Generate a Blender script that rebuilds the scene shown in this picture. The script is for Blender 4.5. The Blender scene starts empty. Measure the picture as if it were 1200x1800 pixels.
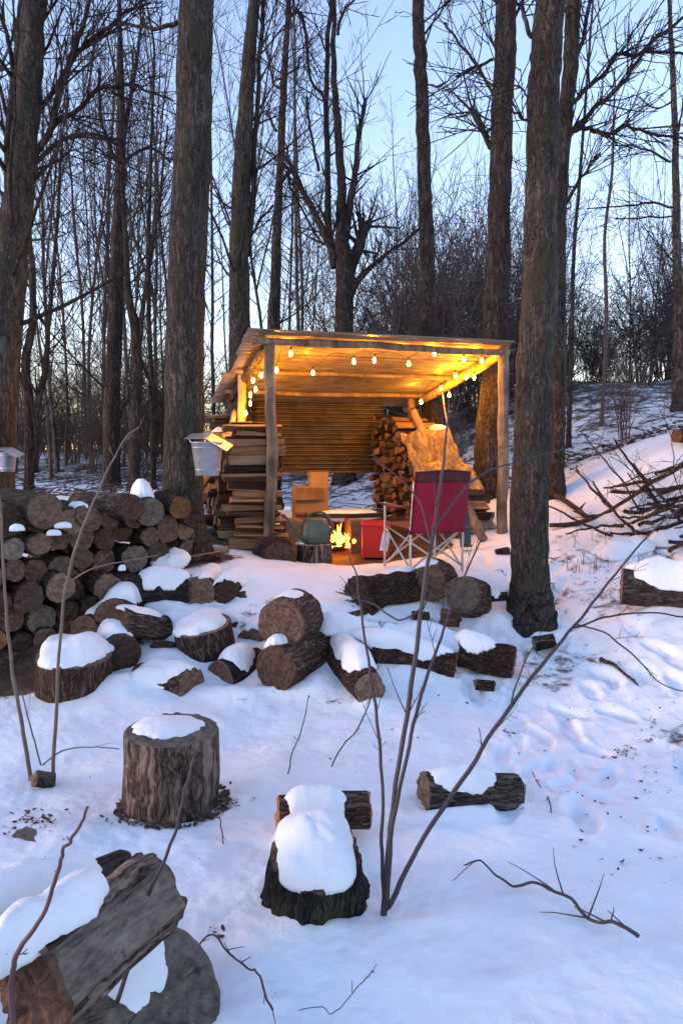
import bpy, math, random
import numpy as np
from mathutils import Vector, Matrix, noise as mn
R = math.radians
random.seed(7)
rnd = random.random
def U(a, b): return a + (b - a) * random.random()
scene = bpy.context.scene
C = scene.collection

# ------------------------------------------------------------------ camera
FPX = 1310.0; PITCH = R(4.4); CAM = Vector((0, 0, 1.6))
FW = Vector((0, math.cos(PITCH), -math.sin(PITCH))); UPV = Vector((0, math.sin(PITCH), math.cos(PITCH)))
cam = bpy.data.objects.new('camera', bpy.data.cameras.new('camera')); C.objects.link(cam)
cam.data.sensor_fit = 'VERTICAL'; cam.data.sensor_height = 36; cam.data.lens = FPX / 1800 * 36
cam.location = CAM; cam.rotation_euler = (R(90) - PITCH, 0, 0)
cam.data.clip_start = 0.05; cam.data.clip_end = 3000
scene.camera = cam
def ray(px, py): return Vector(((px - 600) / FPX, 0, 0)) + FW + UPV * ((900 - py) / FPX)
def at(px, py, Y):
    d = ray(px, py); return CAM + d * (Y / d.y)
def dep(p): return (Vector(p) - CAM).dot(FW)
def pxm(n, Y): return n * Y / FPX            # n photo pixels at distance Y, in metres
def proj(p):
    v = Vector(p) - CAM; f = v.dot(FW); return 600 + FPX * v.x / f, 900 - FPX * v.dot(UPV) / f

# ------------------------------------------------------------------ terrain
GP = [(x, y, 0.0) for x in (-1.2, 0, 1.2) for y in (1.2, 3.0)] + [(-3, -1, 0), (0, -1, 0), (3, -1, 0), (0, 4.2, 0), (-2, 4.4, 0.0), (1.8, 4.3, .02), (2.2, 3, .0), (-2.2, 3, 0)]
for a in [(130, 1235, 4.6), (350, 1228, 4.75), (500, 1218, 4.85), (650, 1248, 4.6), (800, 1198, 5.05), (900, 1195, 5.1), (930, 1098, 5.9), (350, 1170, 5.1), (300, 1070, 5.72), (385, 1066, 5.7), (250, 1080, 5.68), (330, 1010, 6.05), (270, 1010, 6.05),
          (480, 1070, 5.7), (400, 1000, 6.1), (600, 1012, 6.2), (600, 1080, 5.6), (750, 1094, 5.6), (740, 1012, 6.4), (860, 1010, 6.4), (475, 978, 7.2),
          (600, 990, 7.3), (600, 972, 8.2), (545, 996, 6.9), (882, 938, 7.92), (1000, 960, 7), (1190, 1080, 5.5), (1100, 1010, 6.4), (1200, 778, 8.6), (1050, 818, 9),
          (960, 852, 9.4), (1200, 900, 7.6), (1060, 900, 8), (960, 800, 12), (1100, 770, 11.5), (1000, 692, 15), (1190, 685, 15), (1080, 672, 17), (590, 908, 10.4), (590, 835, 14), (100, 868, 10),
          (100, 824, 17), (250, 815, 20), (280, 865, 10), (322, 975, 6.5), (360, 930, 7.6), (395, 900, 8.6), (0, 1190, 5.0), (250, 1010, 6.0), (150, 1130, 5.3), (730, 880, 11), (855, 868, 8.9), (60, 900, 8.0), (200, 930, 7.2)]:
    p = at(*a); GP.append(tuple(p))
GP += [(-30, 30, 1.6), (-10, 40, 1.9), (0, 30, 2.4), (10, 30, 3.4), (30, 30, 4.0), (-60, 60, 2), (0, 70, 3), (60, 60, 4.5), (-12, 5, .6), (12, 5, 1.4), (-10, 12, 1.1), (9, 9, 2.1), (-6, 4, .1), (6, 3, .5), (0, 20, 1.9), (5, 20, 3.1), (-15, -10, 0), (15, -10, 0)]
GPa = np.array(GP)
def tps_fit(P, lam=0.004):
    n = len(P); d = np.linalg.norm(P[:, None, :2] - P[None, :, :2], axis=2)
    K = np.where(d > 0, d * d * np.log(np.maximum(d, 1e-9)), 0) + lam * np.eye(n)
    A = np.zeros((n + 3, n + 3)); A[:n, :n] = K; A[:n, n] = 1; A[:n, n + 1:] = P[:, :2]; A[n:, :n] = A[:n, n:].T
    return np.linalg.solve(A, np.concatenate([P[:, 2], np.zeros(3)]))
TW = tps_fit(GPa)
def tps(X, Y):
    X = np.asarray(X, float); Y = np.asarray(Y, float)
    out = TW[-3] + TW[-2] * X + TW[-1] * Y
    for i in range(len(GPa)):
        d2 = (X - GPa[i, 0]) ** 2 + (Y - GPa[i, 1]) ** 2
        out = out + TW[i] * 0.5 * d2 * np.log(np.maximum(d2, 1e-12))
    return out
def gbase(X, Y):
    X = np.asarray(X, float); Y = np.asarray(Y, float)
    r = np.sqrt(X * X + (Y - 10) ** 2)
    t = np.clip((r - 40) / 50, 0, 1); t = t * t * (3 - 2 * t)
    far = 2.2 + 2.0 * np.tanh(X / 40)
    s = np.minimum(1, 90 / np.maximum(r, 1e-6))
    z = tps(X * s, 10 + (Y - 10) * s)
    return z * (1 - t) + far * t
# footprints and mounds: (x, y, sx, sy, angle, depth)
DENT = []
for i in range(85):
    y = U(3.1, 6.8); x = 1.2 + .16 * (y - 3) + U(-.55, .85) * (0.5 + .14 * y); a = random.gauss(-.15, .45)
    DENT.append((x, y, U(.045, .06), U(.12, .155), a, -U(.014, .034)))
for i in range(26):
    DENT.append((U(-1.5, 1.2), U(1.6, 4.6), U(.05, .25), U(.05, .2), U(0, 3), U(-.012, .015)))
def gadd(X, Y, D):
    z = np.zeros_like(X)
    for (x, y, sx, sy, a, h) in D:
        m = (np.abs(X - x) < .8) & (np.abs(Y - y) < .8)
        if not m.any(): continue
        dx = X[m] - x; dy = Y[m] - y; c, s = math.cos(a), math.sin(a)
        e = ((dx * c + dy * s) / sx) ** 2 + ((-dx * s + dy * c) / sy) ** 2
        f = np.exp(-e) if h > 0 else 1 / (1 + np.exp(np.clip((np.sqrt(e) - 1) * 9, -30, 30))) - .22 * np.exp(-(np.sqrt(e) - 1.4) ** 2 * 9)
        z[m] += h * f
    return z
def gz(x, y): return float(gbase(np.array([x]), np.array([y]))[0])
def hit(px, py):
    d = ray(px, py); t = 1.2; last = t
    T = np.arange(1.2, 40, .02)
    P = np.array(CAM)[None] + T[:, None] * np.array(d)[None]
    below = P[:, 2] < gbase(P[:, 0], P[:, 1])
    k = int(np.argmax(below)) if below.any() else len(T) - 1
    return Vector(P[k])

for (px_, py_, h_, sx_, sy_) in [(225, 1203, .05, .22, .08), (395, 1222, .055, .25, .09), (300, 1165, .07, .22, .12), (430, 1150, .07, .2, .12), (560, 1205, .05, .12, .12), (720, 1185, .05, .35, .08), (860, 1195, .04, .25, .08),
                            (760, 1108, .06, .25, .1), (600, 1120, .07, .25, .12), (190, 1215, .05, .15, .08), (330, 1092, .08, .4, .1), (560, 1070, .06, .4, .12), (340, 1060, .05, .4, .06), (690, 1110, .05, .3, .08), (500, 1218, .04, .2, .06), (655, 1245, .05, .12, .08), (880, 1085, .05, .2, .1), (1150, 1078, .05, .4, .08), (560, 1635, .02, .2, .06), (825, 1440, .03, .22, .05)]:
    q_ = hit(px_, py_); DENT.append((q_.x, q_.y, sx_, sy_, 0, h_))
# ------------------------------------------------------------------ node materials
MATS = {}
def newmat(name):
    m = bpy.data.materials.new(name); m.use_nodes = True; nt = m.node_tree
    for n in list(nt.nodes): nt.nodes.remove(n)
    out = nt.nodes.new('ShaderNodeOutputMaterial'); b = nt.nodes.new('ShaderNodeBsdfPrincipled'); nt.links.new(b.outputs[0], out.inputs[0])
    return m, nt, b, out
def N(nt, t, **k):
    n = nt.nodes.new(t)
    for a, v in k.items():
        if a.startswith('i_'): n.inputs[int(a[2:]) if a[2:].isdigit() else a[2:].replace('_', ' ')].default_value = v
        else: setattr(n, a, v)
    return n
def ramp(nt, fac, stops):
    r = nt.nodes.new('ShaderNodeValToRGB'); e = r.color_ramp.elements
    while len(e) < len(stops): e.new(.5)
    for k, (p, c) in enumerate(stops): e[k].position = p; e[k].color = (*c, 1)
    nt.links.new(fac, r.inputs[0]); return r.outputs[0]
def noise_n(nt, vec, scale, detail=6, rough=.6, dist=0):
    n = N(nt, 'ShaderNodeTexNoise'); n.inputs['Scale'].default_value = scale; n.inputs['Detail'].default_value = detail
    n.inputs['Roughness'].default_value = rough; n.inputs['Distortion'].default_value = dist
    nt.links.new(vec, n.inputs['Vector']); return n
def mapping(nt, vec, scale=(1, 1, 1), rot=(0, 0, 0)):
    m = N(nt, 'ShaderNodeMapping'); m.inputs['Scale'].default_value = scale; m.inputs['Rotation'].default_value = rot
    nt.links.new(vec, m.inputs['Vector']); return m.outputs[0]
def math_n(nt, op, a, b=None):
    m = N(nt, 'ShaderNodeMath', operation=op)
    for i, v in enumerate((a, b)):
        if v is None: continue
        if isinstance(v, (int, float)): m.inputs[i].default_value = v
        else: nt.links.new(v, m.inputs[i])
    return m.outputs[0]
def mixc(nt, fac, a, b, bt='MIX'):
    m = N(nt, 'ShaderNodeMix', data_type='RGBA', blend_type=bt)
    for i, v in ((0, fac), (6, a), (7, b)):
        if isinstance(v, (int, float)): m.inputs[i].default_value = v
        elif isinstance(v, tuple): m.inputs[i].default_value = (*v, 1)
        else: nt.links.new(v, m.inputs[i])
    return m.outputs[2]
def bump(nt, b, h, strength=.6, dist=.02):
    n = N(nt, 'ShaderNodeBump'); n.inputs['Strength'].default_value = strength; n.inputs['Distance'].default_value = dist
    nt.links.new(h, n.inputs['Height']); nt.links.new(n.outputs[0], b.inputs['Normal'])
def objvec(nt):
    """object coordinates shifted by the object's random number so repeats differ"""
    tc = N(nt, 'ShaderNodeTexCoord'); oi = N(nt, 'ShaderNodeObjectInfo')
    a = N(nt, 'ShaderNodeVectorMath', operation='ADD'); s = N(nt, 'ShaderNodeVectorMath', operation='SCALE')
    cx = N(nt, 'ShaderNodeCombineXYZ')
    for i in range(3): nt.links.new(oi.outputs['Random'], cx.inputs[i])
    nt.links.new(cx.outputs[0], s.inputs[0]); s.inputs['Scale'].default_value = 37
    nt.links.new(tc.outputs['Object'], a.inputs[0]); nt.links.new(s.outputs[0], a.inputs[1])
    return a.outputs[0], tc.outputs['Object'], oi.outputs['Random']
def bark(name, dark, mid, light, sc=1.0, moss=None, stretch=.12, bs=1.0, bd=.025):
    m, nt, b, out = newmat(name); v, o, r = objvec(nt)
    vm = mapping(nt, v, (sc, sc, sc * stretch))
    wv = noise_n(nt, v, 5 * sc, 3, .6); dv = N(nt, 'ShaderNodeVectorMath', operation='MULTIPLY_ADD')
    nt.links.new(wv.outputs['Color'], dv.inputs[0]); dv.inputs[1].default_value = (.10, .10, .03); nt.links.new(vm, dv.inputs[2])
    def ridged(scale, det):
        n = noise_n(nt, dv.outputs[0], scale, det, .62)
        return math_n(nt, 'MINIMUM', math_n(nt, 'MULTIPLY', math_n(nt, 'ABSOLUTE', math_n(nt, 'SUBTRACT', n.outputs['Fac'], .5)), 7.0), 1.0)
    a = ridged(23, 3); c2 = ridged(52, 3)
    n2 = noise_n(nt, mapping(nt, v, (sc, sc, sc * .45)), 60, 8, .72); n3 = noise_n(nt, v, 2.2, 5, .65)
    h = math_n(nt, 'ADD', math_n(nt, 'ADD', math_n(nt, 'MULTIPLY', a, .42), math_n(nt, 'MULTIPLY', c2, .2)), math_n(nt, 'MULTIPLY', n2.outputs['Fac'], .62))
    c = ramp(nt, h, [(.33, dark), (.58, mid), (.88, light)])
    c = mixc(nt, ramp(nt, n3.outputs['Fac'], [(.38, (0, 0, 0)), (.66, (1, 1, 1))]), mixc(nt, 1.0, c, (.55, .52, .52), 'MULTIPLY'), c)
    if moss:
        n4 = noise_n(nt, v, 5, 6, .7); c = mixc(nt, ramp(nt, n4.outputs['Fac'], [(.5, (0, 0, 0)), (.62, (.8, .8, .8))]), c, moss)
    nt.links.new(c, b.inputs['Base Color']); b.inputs['Roughness'].default_value = .9; b.inputs['Specular IOR Level'].default_value = .15
    bump(nt, b, h, bs, bd * 1.4); MATS[name] = m; return m
def endgrain(name, c0, c1, crack=.5, ringscale=55):
    m, nt, b, out = newmat(name); v, o, r = objvec(nt)
    sx = N(nt, 'ShaderNodeSeparateXYZ'); nz = noise_n(nt, v, 6, 3, .5)
    nt.links.new(o, sx.inputs[0])
    rr = math_n(nt, 'SQRT', math_n(nt, 'ADD', math_n(nt, 'MULTIPLY', sx.outputs[0], sx.outputs[0]), math_n(nt, 'MULTIPLY', sx.outputs[1], sx.outputs[1])))
    rr2 = math_n(nt, 'ADD', rr, math_n(nt, 'MULTIPLY', nz.outputs['Fac'], .05))
    ring = math_n(nt, 'SINE', math_n(nt, 'MULTIPLY', rr2, ringscale * 6.28))
    ang = math_n(nt, 'ARCTAN2', sx.outputs[1], sx.outputs[0])
    cx = N(nt, 'ShaderNodeCombineXYZ'); nt.links.new(math_n(nt, 'MULTIPLY', ang, 5.0), cx.inputs[0]); nt.links.new(math_n(nt, 'MULTIPLY', rr, 6), cx.inputs[1]); nt.links.new(math_n(nt, 'MULTIPLY', r, 50), cx.inputs[2])
    cr = noise_n(nt, cx.outputs[0], 1.6, 3, .6, .3)
    crk = ramp(nt, cr.outputs['Fac'], [(.30, (0, 0, 0)), (.40, (1, 1, 1))])
    n2 = noise_n(nt, v, 28, 7, .75); n5 = noise_n(nt, v, 90, 3, .6)
    c = ramp(nt, math_n(nt, 'ADD', math_n(nt, 'MULTIPLY', ring, .035), n2.outputs['Fac']), [(.32, c0), (.68, c1)])
    c = mixc(nt, math_n(nt, 'MULTIPLY', math_n(nt, 'SUBTRACT', 1, crk), crack), c, tuple(x * .18 for x in c0))
    hsv = N(nt, 'ShaderNodeHueSaturation'); nt.links.new(c, hsv.inputs['Color']); nt.links.new(math_n(nt, 'ADD', math_n(nt, 'MULTIPLY', r, 1.15), .45), hsv.inputs['Value'])
    nt.links.new(hsv.outputs[0], b.inputs['Base Color']); b.inputs['Roughness'].default_value = .92; b.inputs['Specular IOR Level'].default_value = .15
    h = math_n(nt, 'ADD', math_n(nt, 'ADD', math_n(nt, 'MULTIPLY', ring, .08), math_n(nt, 'MULTIPLY', crk, .8)), math_n(nt, 'ADD', n2.outputs['Fac'], math_n(nt, 'MULTIPLY', n5.outputs['Fac'], .5)))
    bump(nt, b, h, .7, .012); MATS[name] = m; return m
def woodmat(name, c0, c1, sc=1, vary=.5, bs=.5):
    m, nt, b, out = newmat(name); v, o, r = objvec(nt)
    vm = mapping(nt, v, (sc * 9, sc * 9, sc * .9)); n1 = noise_n(nt, vm, 3, 8, .65, .6); n2 = noise_n(nt, v, 4, 5, .6)
    c = ramp(nt, n1.outputs['Fac'], [(.3, c0), (.7, c1)])
    c = mixc(nt, ramp(nt, n2.outputs['Fac'], [(.4, (0, 0, 0)), (.65, (.7, .7, .7))]), c, tuple(x * .5 for x in c0))
    hsv = N(nt, 'ShaderNodeHueSaturation'); nt.links.new(c, hsv.inputs['Color']); nt.links.new(math_n(nt, 'ADD', math_n(nt, 'MULTIPLY', r, vary * 2), 1 - vary), hsv.inputs['Value'])
    nt.links.new(hsv.outputs[0], b.inputs['Base Color']); b.inputs['Roughness'].default_value = .85; b.inputs['Specular IOR Level'].default_value = .2
    bump(nt, b, n1.outputs['Fac'], bs, .01); MATS[name] = m; return m
def plain(name, col, rough=.6, metal=0, nscale=12, var=.25, bs=.15, bd=.004, emit=None, es=0, trans=0):
    m, nt, b, out = newmat(name); v, o, r = objvec(nt); n1 = noise_n(nt, v, nscale, 6, .65)
    c = ramp(nt, n1.outputs['Fac'], [(.3, tuple(x * (1 - var) for x in col)), (.7, tuple(min(1, x * (1 + var)) for x in col))])
    nt.links.new(c, b.inputs['Base Color']); b.inputs['Roughness'].default_value = rough; b.inputs['Metallic'].default_value = metal
    if emit: b.inputs['Emission Color'].default_value = (*emit, 1); b.inputs['Emission Strength'].default_value = es
    if trans:
        tr = N(nt, 'ShaderNodeBsdfTranslucent'); nt.links.new(c, tr.inputs[0]); mx = N(nt, 'ShaderNodeMixShader'); mx.inputs[0].default_value = trans
        nt.links.new(b.outputs[0], mx.inputs[1]); nt.links.new(tr.outputs[0], mx.inputs[2]); nt.links.new(mx.outputs[0], out.inputs[0])
    bump(nt, b, n1.outputs['Fac'], bs, bd); MATS[name] = m; return m

bark('bark_maple', (.022, .018, .015), (.082, .066, .055), (.165, .136, .112), 1.35, moss=(.05, .05, .028))
bark('bark_dark', (0.018, 0.013, 0.012), (0.066, 0.051, 0.043), (0.127, 0.101, 0.086), 1.1)
bark('bark_far', (0.039, 0.029, 0.028), (0.098, 0.076, 0.069), (0.154, 0.122, 0.112), .6, bs=.4)  # paler than bare bark: softening by haze is put into the colour
bark('bark_grey', (.016, .012, .01), (.11, .083, .066), (.24, .19, .155), 1.2)
bark('bark_log', (0.024, 0.016, 0.012), (0.115, 0.076, 0.057), (0.311, 0.223, 0.169), 1.6)
bark('bark_red', (0.027, 0.016, 0.011), (0.138, 0.080, 0.056), (0.338, 0.219, 0.156), 1.6)
bark('bark_moss', (.003, .003, .003), (.028, .03, .024), (.095, .098, .072), 1.7, moss=(.075, .06, .02), bd=.035)
bark('bark_rot', (0.024, 0.013, 0.010), (0.108, 0.055, 0.038), (0.276, 0.162, 0.108), 2.2, stretch=.35, bd=.035)
bark('bark_peeled', (.016, .011, .009), (.15, .105, .08), (.33, .25, .195), .8, stretch=.06, bs=.8)
endgrain('end_brown', (0.062, 0.035, 0.025), (0.225, 0.138, 0.094), .6, 40)
endgrain('end_grey', (.08, .058, .045), (.24, .185, .145), .45, 40)
endgrain('end_big', (0.088, 0.066, 0.053), (0.263, 0.215, 0.175), .7, 26)
endgrain('end_dark', (0.042, 0.024, 0.018), (0.168, 0.096, 0.067), .5, 30)
endgrain('end_orange', (.14, .05, .018), (.34, .16, .07), .3, 40)
woodmat('split_wood', (.13, .065, .03), (.38, .23, .13))
woodmat('split_warm_lit', (.26, .12, .05), (.56, .33, .17), 1, .35)  # brighter orange wood: warm glow painted into the left stack's front column
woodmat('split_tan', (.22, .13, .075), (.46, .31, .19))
def weathered():
    m, nt, b, out = newmat('split_grey'); v, o, r = objvec(nt)
    g1 = noise_n(nt, mapping(nt, v, (16, 16, 4)), 2, 9, .75, .5); g2 = noise_n(nt, mapping(nt, v, (50, 50, 14)), 2, 6, .75); g3 = noise_n(nt, v, 9, 7, .7)
    h = math_n(nt, 'ADD', math_n(nt, 'ADD', math_n(nt, 'MULTIPLY', g1.outputs['Fac'], .5), math_n(nt, 'MULTIPLY', g2.outputs['Fac'], .3)), math_n(nt, 'MULTIPLY', g3.outputs['Fac'], .35))
    c = ramp(nt, h, [(.40, (.02, .014, .011)), (.5, (.10, .077, .062)), (.68, (.26, .205, .16))])
    c = mixc(nt, ramp(nt, g3.outputs['Fac'], [(.62, (0, 0, 0)), (.68, (.8, .8, .8))]), c, (.045, .03, .024))
    nt.links.new(c, b.inputs['Base Color']); b.inputs['Roughness'].default_value = .9; b.inputs['Specular IOR Level'].default_value = .15
    bump(nt, b, h, 1.0, .02); MATS['split_grey'] = m
weathered()
woodmat('pole_wood', (.15, .095, .06), (.36, .25, .16), .5, .15)
woodmat('pole_front', (.08, .055, .038), (.36, .25, .17), .7, .1, 1.0)
woodmat('board', (.16, .09, .05), (.3, .19, .11), .5, .1)
plain('stem', (.034, .021, .022), .6, nscale=30); plain('stem_pale', (.12, .085, .062), .7, nscale=25)
plain('twig', (.06, .043, .038), .8, nscale=20); plain('twig_red', (.07, .028, .028), .6)
plain('leaf', (.07, .042, .028), .9, nscale=30, var=.5)
plain('galv', (.36, .38, .41), .42, .75, 9, .25, .2, .003); plain('galv_lid', (.45, .45, .46), .38, .7, 9, .2, .2)
plain('can_green', (.065, .08, .06), .45, 0, 8, .2); plain('can_rim', (.03, .04, .032), .5)
plain('red_fabric', (.30, .005, .03), .8, 0, 40, .15, .3, .002, trans=.3); plain('maroon', (.07, .006, .014), .8, 0, 40, .2)
plain('alu', (.5, .47, .45), .35, .7, 10, .1); plain('red_plastic', (.72, .015, .01), .45, 0, 8, .08)
plain('tag_white', (.7, .7, .7), .7); plain('wire_black', (.015, .014, .013), .6); plain('strap', (.65, .2, .2), .7)
plain('plastic_film', (.30, .20, .12), .35, 0, 6, .3, .3, .01, trans=.4); plain('cardboard', (.27, .16, .075), .85, 0, 5, .2)
plain('block', (.16, .12, .09), .9, 0, 20, .35, .6, .01); plain('ember', (.02, .01, .01), .9, emit=(1, .16, .02), es=2.5)
plain('rolled_green', (.03, .055, .05), .8, 0, 14, .2); plain('bag_grey', (.09, .095, .1), .8)
plain('soot', (.02, .017, .016), .9, 0, 20, .4)
# galvanised corrugated sheet, stained
def sheetmat():
    m, nt, b, out = newmat('corrugated'); v, o, r = objvec(nt)
    n1 = noise_n(nt, mapping(nt, v, (.7, 3, 3)), 2.5, 7, .7); n2 = noise_n(nt, v, 22, 5, .6)
    c = ramp(nt, n1.outputs['Fac'], [(.3, (.10, .07, .045)), (.5, (.25, .20, .15)), (.7, (.34, .29, .23))])
    nt.links.new(c, b.inputs['Base Color']); b.inputs['Metallic'].default_value = .5; b.inputs['Roughness'].default_value = .42
    bump(nt, b, n2.outputs['Fac'], .2, .004); MATS['corrugated'] = m
sheetmat()
plain('dark_tin', (.10, .075, .05), .38, .6, 6, .4, .2, .004)
def snowmat():
    m, nt, b, out = newmat('snow'); tc = N(nt, 'ShaderNodeTexCoord'); g = N(nt, 'ShaderNodeNewGeometry'); v = g.outputs['Position']
    n1 = noise_n(nt, v, 3.5, 5, .55); n2 = noise_n(nt, v, 26, 8, .7); n3 = noise_n(nt, v, 300, 3, .6)
    h = math_n(nt, 'ADD', math_n(nt, 'ADD', math_n(nt, 'MULTIPLY', n1.outputs['Fac'], 1.6), math_n(nt, 'MULTIPLY', n2.outputs['Fac'], .5)), math_n(nt, 'MULTIPLY', n3.outputs['Fac'], .1))
    c = ramp(nt, n1.outputs['Fac'], [(.3, (.70, .715, .74)), (.7, (.80, .81, .825))])
    sp = noise_n(nt, v, 70, 3, .6); c = mixc(nt, ramp(nt, sp.outputs['Fac'], [(.745, (0, 0, 0)), (.765, (.85, .85, .85))]), c, (.06, .04, .03))
    nt.links.new(c, b.inputs['Base Color']); b.inputs['Roughness'].default_value = .55; b.inputs['Specular IOR Level'].default_value = .3
    bump(nt, b, h, .6, .028); MATS['snow'] = m
snowmat()
def groundmat():
    m, nt, b, out = newmat('snow_ground'); g = N(nt, 'ShaderNodeNewGeometry'); v = g.outputs['Position']
    sx = N(nt, 'ShaderNodeSeparateXYZ'); nt.links.new(v, sx.inputs[0])
    n1 = noise_n(nt, v, 3, 6, .55); n2 = noise_n(nt, v, 22, 8, .7); n3 = noise_n(nt, v, 260, 3, .6)
    snow = ramp(nt, n1.outputs['Fac'], [(.3, (.74, .76, .80)), (.7, (.86, .87, .885))])
    # leaf litter showing through: far wood, the bank on the right, shelter floor, a few specks near
    nl = noise_n(nt, mapping(nt, v, (1, 1.5, 1)), 1.5, 12, .78); nl2 = noise_n(nt, v, 9, 8, .75)
    def band(out_, a, bb):
        mr = N(nt, 'ShaderNodeMapRange', interpolation_type='SMOOTHSTEP'); nt.links.new(out_, mr.inputs[0]); mr.inputs[1].default_value = a; mr.inputs[2].default_value = bb; return mr.outputs[0]
    far = math_n(nt, 'MULTIPLY', band(sx.outputs[1], 8.8, 15), .17)
    def spot(x, y, r0, r1, amt):
        s = N(nt, 'ShaderNodeVectorMath', operation='DISTANCE'); cx = N(nt, 'ShaderNodeCombineXYZ'); nt.links.new(sx.outputs[0], cx.inputs[0]); nt.links.new(sx.outputs[1], cx.inputs[1])
        nt.links.new(cx.outputs[0], s.inputs[0]); s.inputs[1].default_value = (x, y, 0); return math_n(nt, 'MULTIPLY', math_n(nt, 'SUBTRACT', 1, band(s.outputs['Value'], r0, r1)), amt)
    far = math_n(nt, 'ADD', far, math_n(nt, 'MULTIPLY', band(sx.outputs[1], 30, 60), .5))
    am = far
    for s in (spot(.15, 7.95, .7, 1.25, .5), spot(.2, 8.9, .5, 1.0, .45), spot(-1.3, 6.5, .2, .6, .3), spot(-1.6, 7.6, .3, 1.0, .22), spot(2.1, 3.9, .1, .9, .12), spot(1.5, 5.2, .1, 1.0, .10), spot(2.4, 6.6, .2, 1.6, .12), spot(-.2, 5.4, .2, 1.2, .09), spot(-1.6, 2.7, .1, .5, .12), spot(3.6, 10.6, .6, 1.8, .13), spot(-2.2, 5.6, .5, 1.0, .5)):
        am = math_n(nt, 'MAXIMUM', am, s)
    mask = ramp(nt, math_n(nt, 'ADD', math_n(nt, 'ADD', math_n(nt, 'MULTIPLY', nl.outputs['Fac'], .6), math_n(nt, 'MULTIPLY', nl2.outputs['Fac'], .4)), math_n(nt, 'SUBTRACT', am, .02)), [(.60, (0, 0, 0)), (.66, (1, 1, 1))])
    lit = ramp(nt, nl2.outputs['Fac'], [(.3, (.025, .016, .011)), (.5, (.07, .045, .03)), (.7, (.16, .10, .065))])
    sp = noise_n(nt, v, 42, 4, .65); snow = mixc(nt, ramp(nt, sp.outputs['Fac'], [(.73, (0, 0, 0)), (.75, (.85, .85, .85))]), snow, (.07, .045, .032))
    nt.links.new(mixc(nt, mask, snow, lit), b.inputs['Base Color']); b.inputs['Roughness'].default_value = .6; b.inputs['Specular IOR Level'].default_value = .25
    h = math_n(nt, 'ADD', math_n(nt, 'ADD', math_n(nt, 'MULTIPLY', n1.outputs['Fac'], 1.6), math_n(nt, 'MULTIPLY', n2.outputs['Fac'], .55)), math_n(nt, 'MULTIPLY', n3.outputs['Fac'], .1))
    h = math_n(nt, 'SUBTRACT', h, math_n(nt, 'MULTIPLY', mask, .5))
    bump(nt, b, h, .6, .032); MATS['snow_ground'] = m
groundmat()
def emitmat(name, col, s, top=None):
    m = bpy.data.materials.new(name); m.use_nodes = True; nt = m.node_tree
    for n in list(nt.nodes): nt.nodes.remove(n)
    o = nt.nodes.new('ShaderNodeOutputMaterial'); e = nt.nodes.new('ShaderNodeEmission'); nt.links.new(e.outputs[0], o.inputs[0]); e.inputs[1].default_value = s; e.inputs[0].default_value = (*col, 1)
    if top:
        tc = N(nt, 'ShaderNodeTexCoord'); n1 = noise_n(nt, mapping(nt, tc.outputs['Object'], (14, 14, 6)), 1, 3, .6)
        nt.links.new(ramp(nt, n1.outputs['Fac'], [(.4, col), (.6, top)]), e.inputs[0])
    if top:
        lw = N(nt, 'ShaderNodeLayerWeight'); lw.inputs['Blend'].default_value = .45; tr = N(nt, 'ShaderNodeBsdfTransparent'); mx = N(nt, 'ShaderNodeMixShader')
        nt.links.new(lw.outputs['Facing'], mx.inputs[0]); nt.links.new(e.outputs[0], mx.inputs[1]); nt.links.new(tr.outputs[0], mx.inputs[2]); nt.links.new(mx.outputs[0], o.inputs[0])
    MATS[name] = m
emitmat('bulb_glow', (1, .37, .012), 190)
emitmat('flame', (1, .09, .004), 5, (1, .36, .03))

# ------------------------------------------------------------------ object helpers
def tag(o, label=None, cat=None, group=None, kind=None):
    if label: o['label'] = label
    if cat: o['category'] = cat
    if group: o['group'] = group
    if kind: o['kind'] = kind
    return o
def link(name, me, mats, parent=None, smooth=True):
    for m in mats if isinstance(mats, (list, tuple)) else [mats]: me.materials.append(MATS[m])
    if smooth: me.polygons.foreach_set('use_smooth', [True] * len(me.polygons))
    o = bpy.data.objects.new(name, me); C.objects.link(o)
    if parent: o.parent = parent
    return o
def mesh_of(name, V, F, mi=None):
    me = bpy.data.meshes.new(name); me.from_pydata([tuple(v) for v in V], [], F); me.update()
    if mi is not None: me.polygons.foreach_set('material_index', mi)
    return me
def adopt(child, parent):
    """keep the child where it stands in the world"""
    bpy.context.view_layer.update()
    child.parent = parent; child.matrix_parent_inverse = parent.matrix_world.inverted()
def empty(name, loc, rz=0):
    o = bpy.data.objects.new(name, None); C.objects.link(o); o.location = loc; o.rotation_euler = (0, 0, rz); o.empty_display_size = .1; return o
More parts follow.
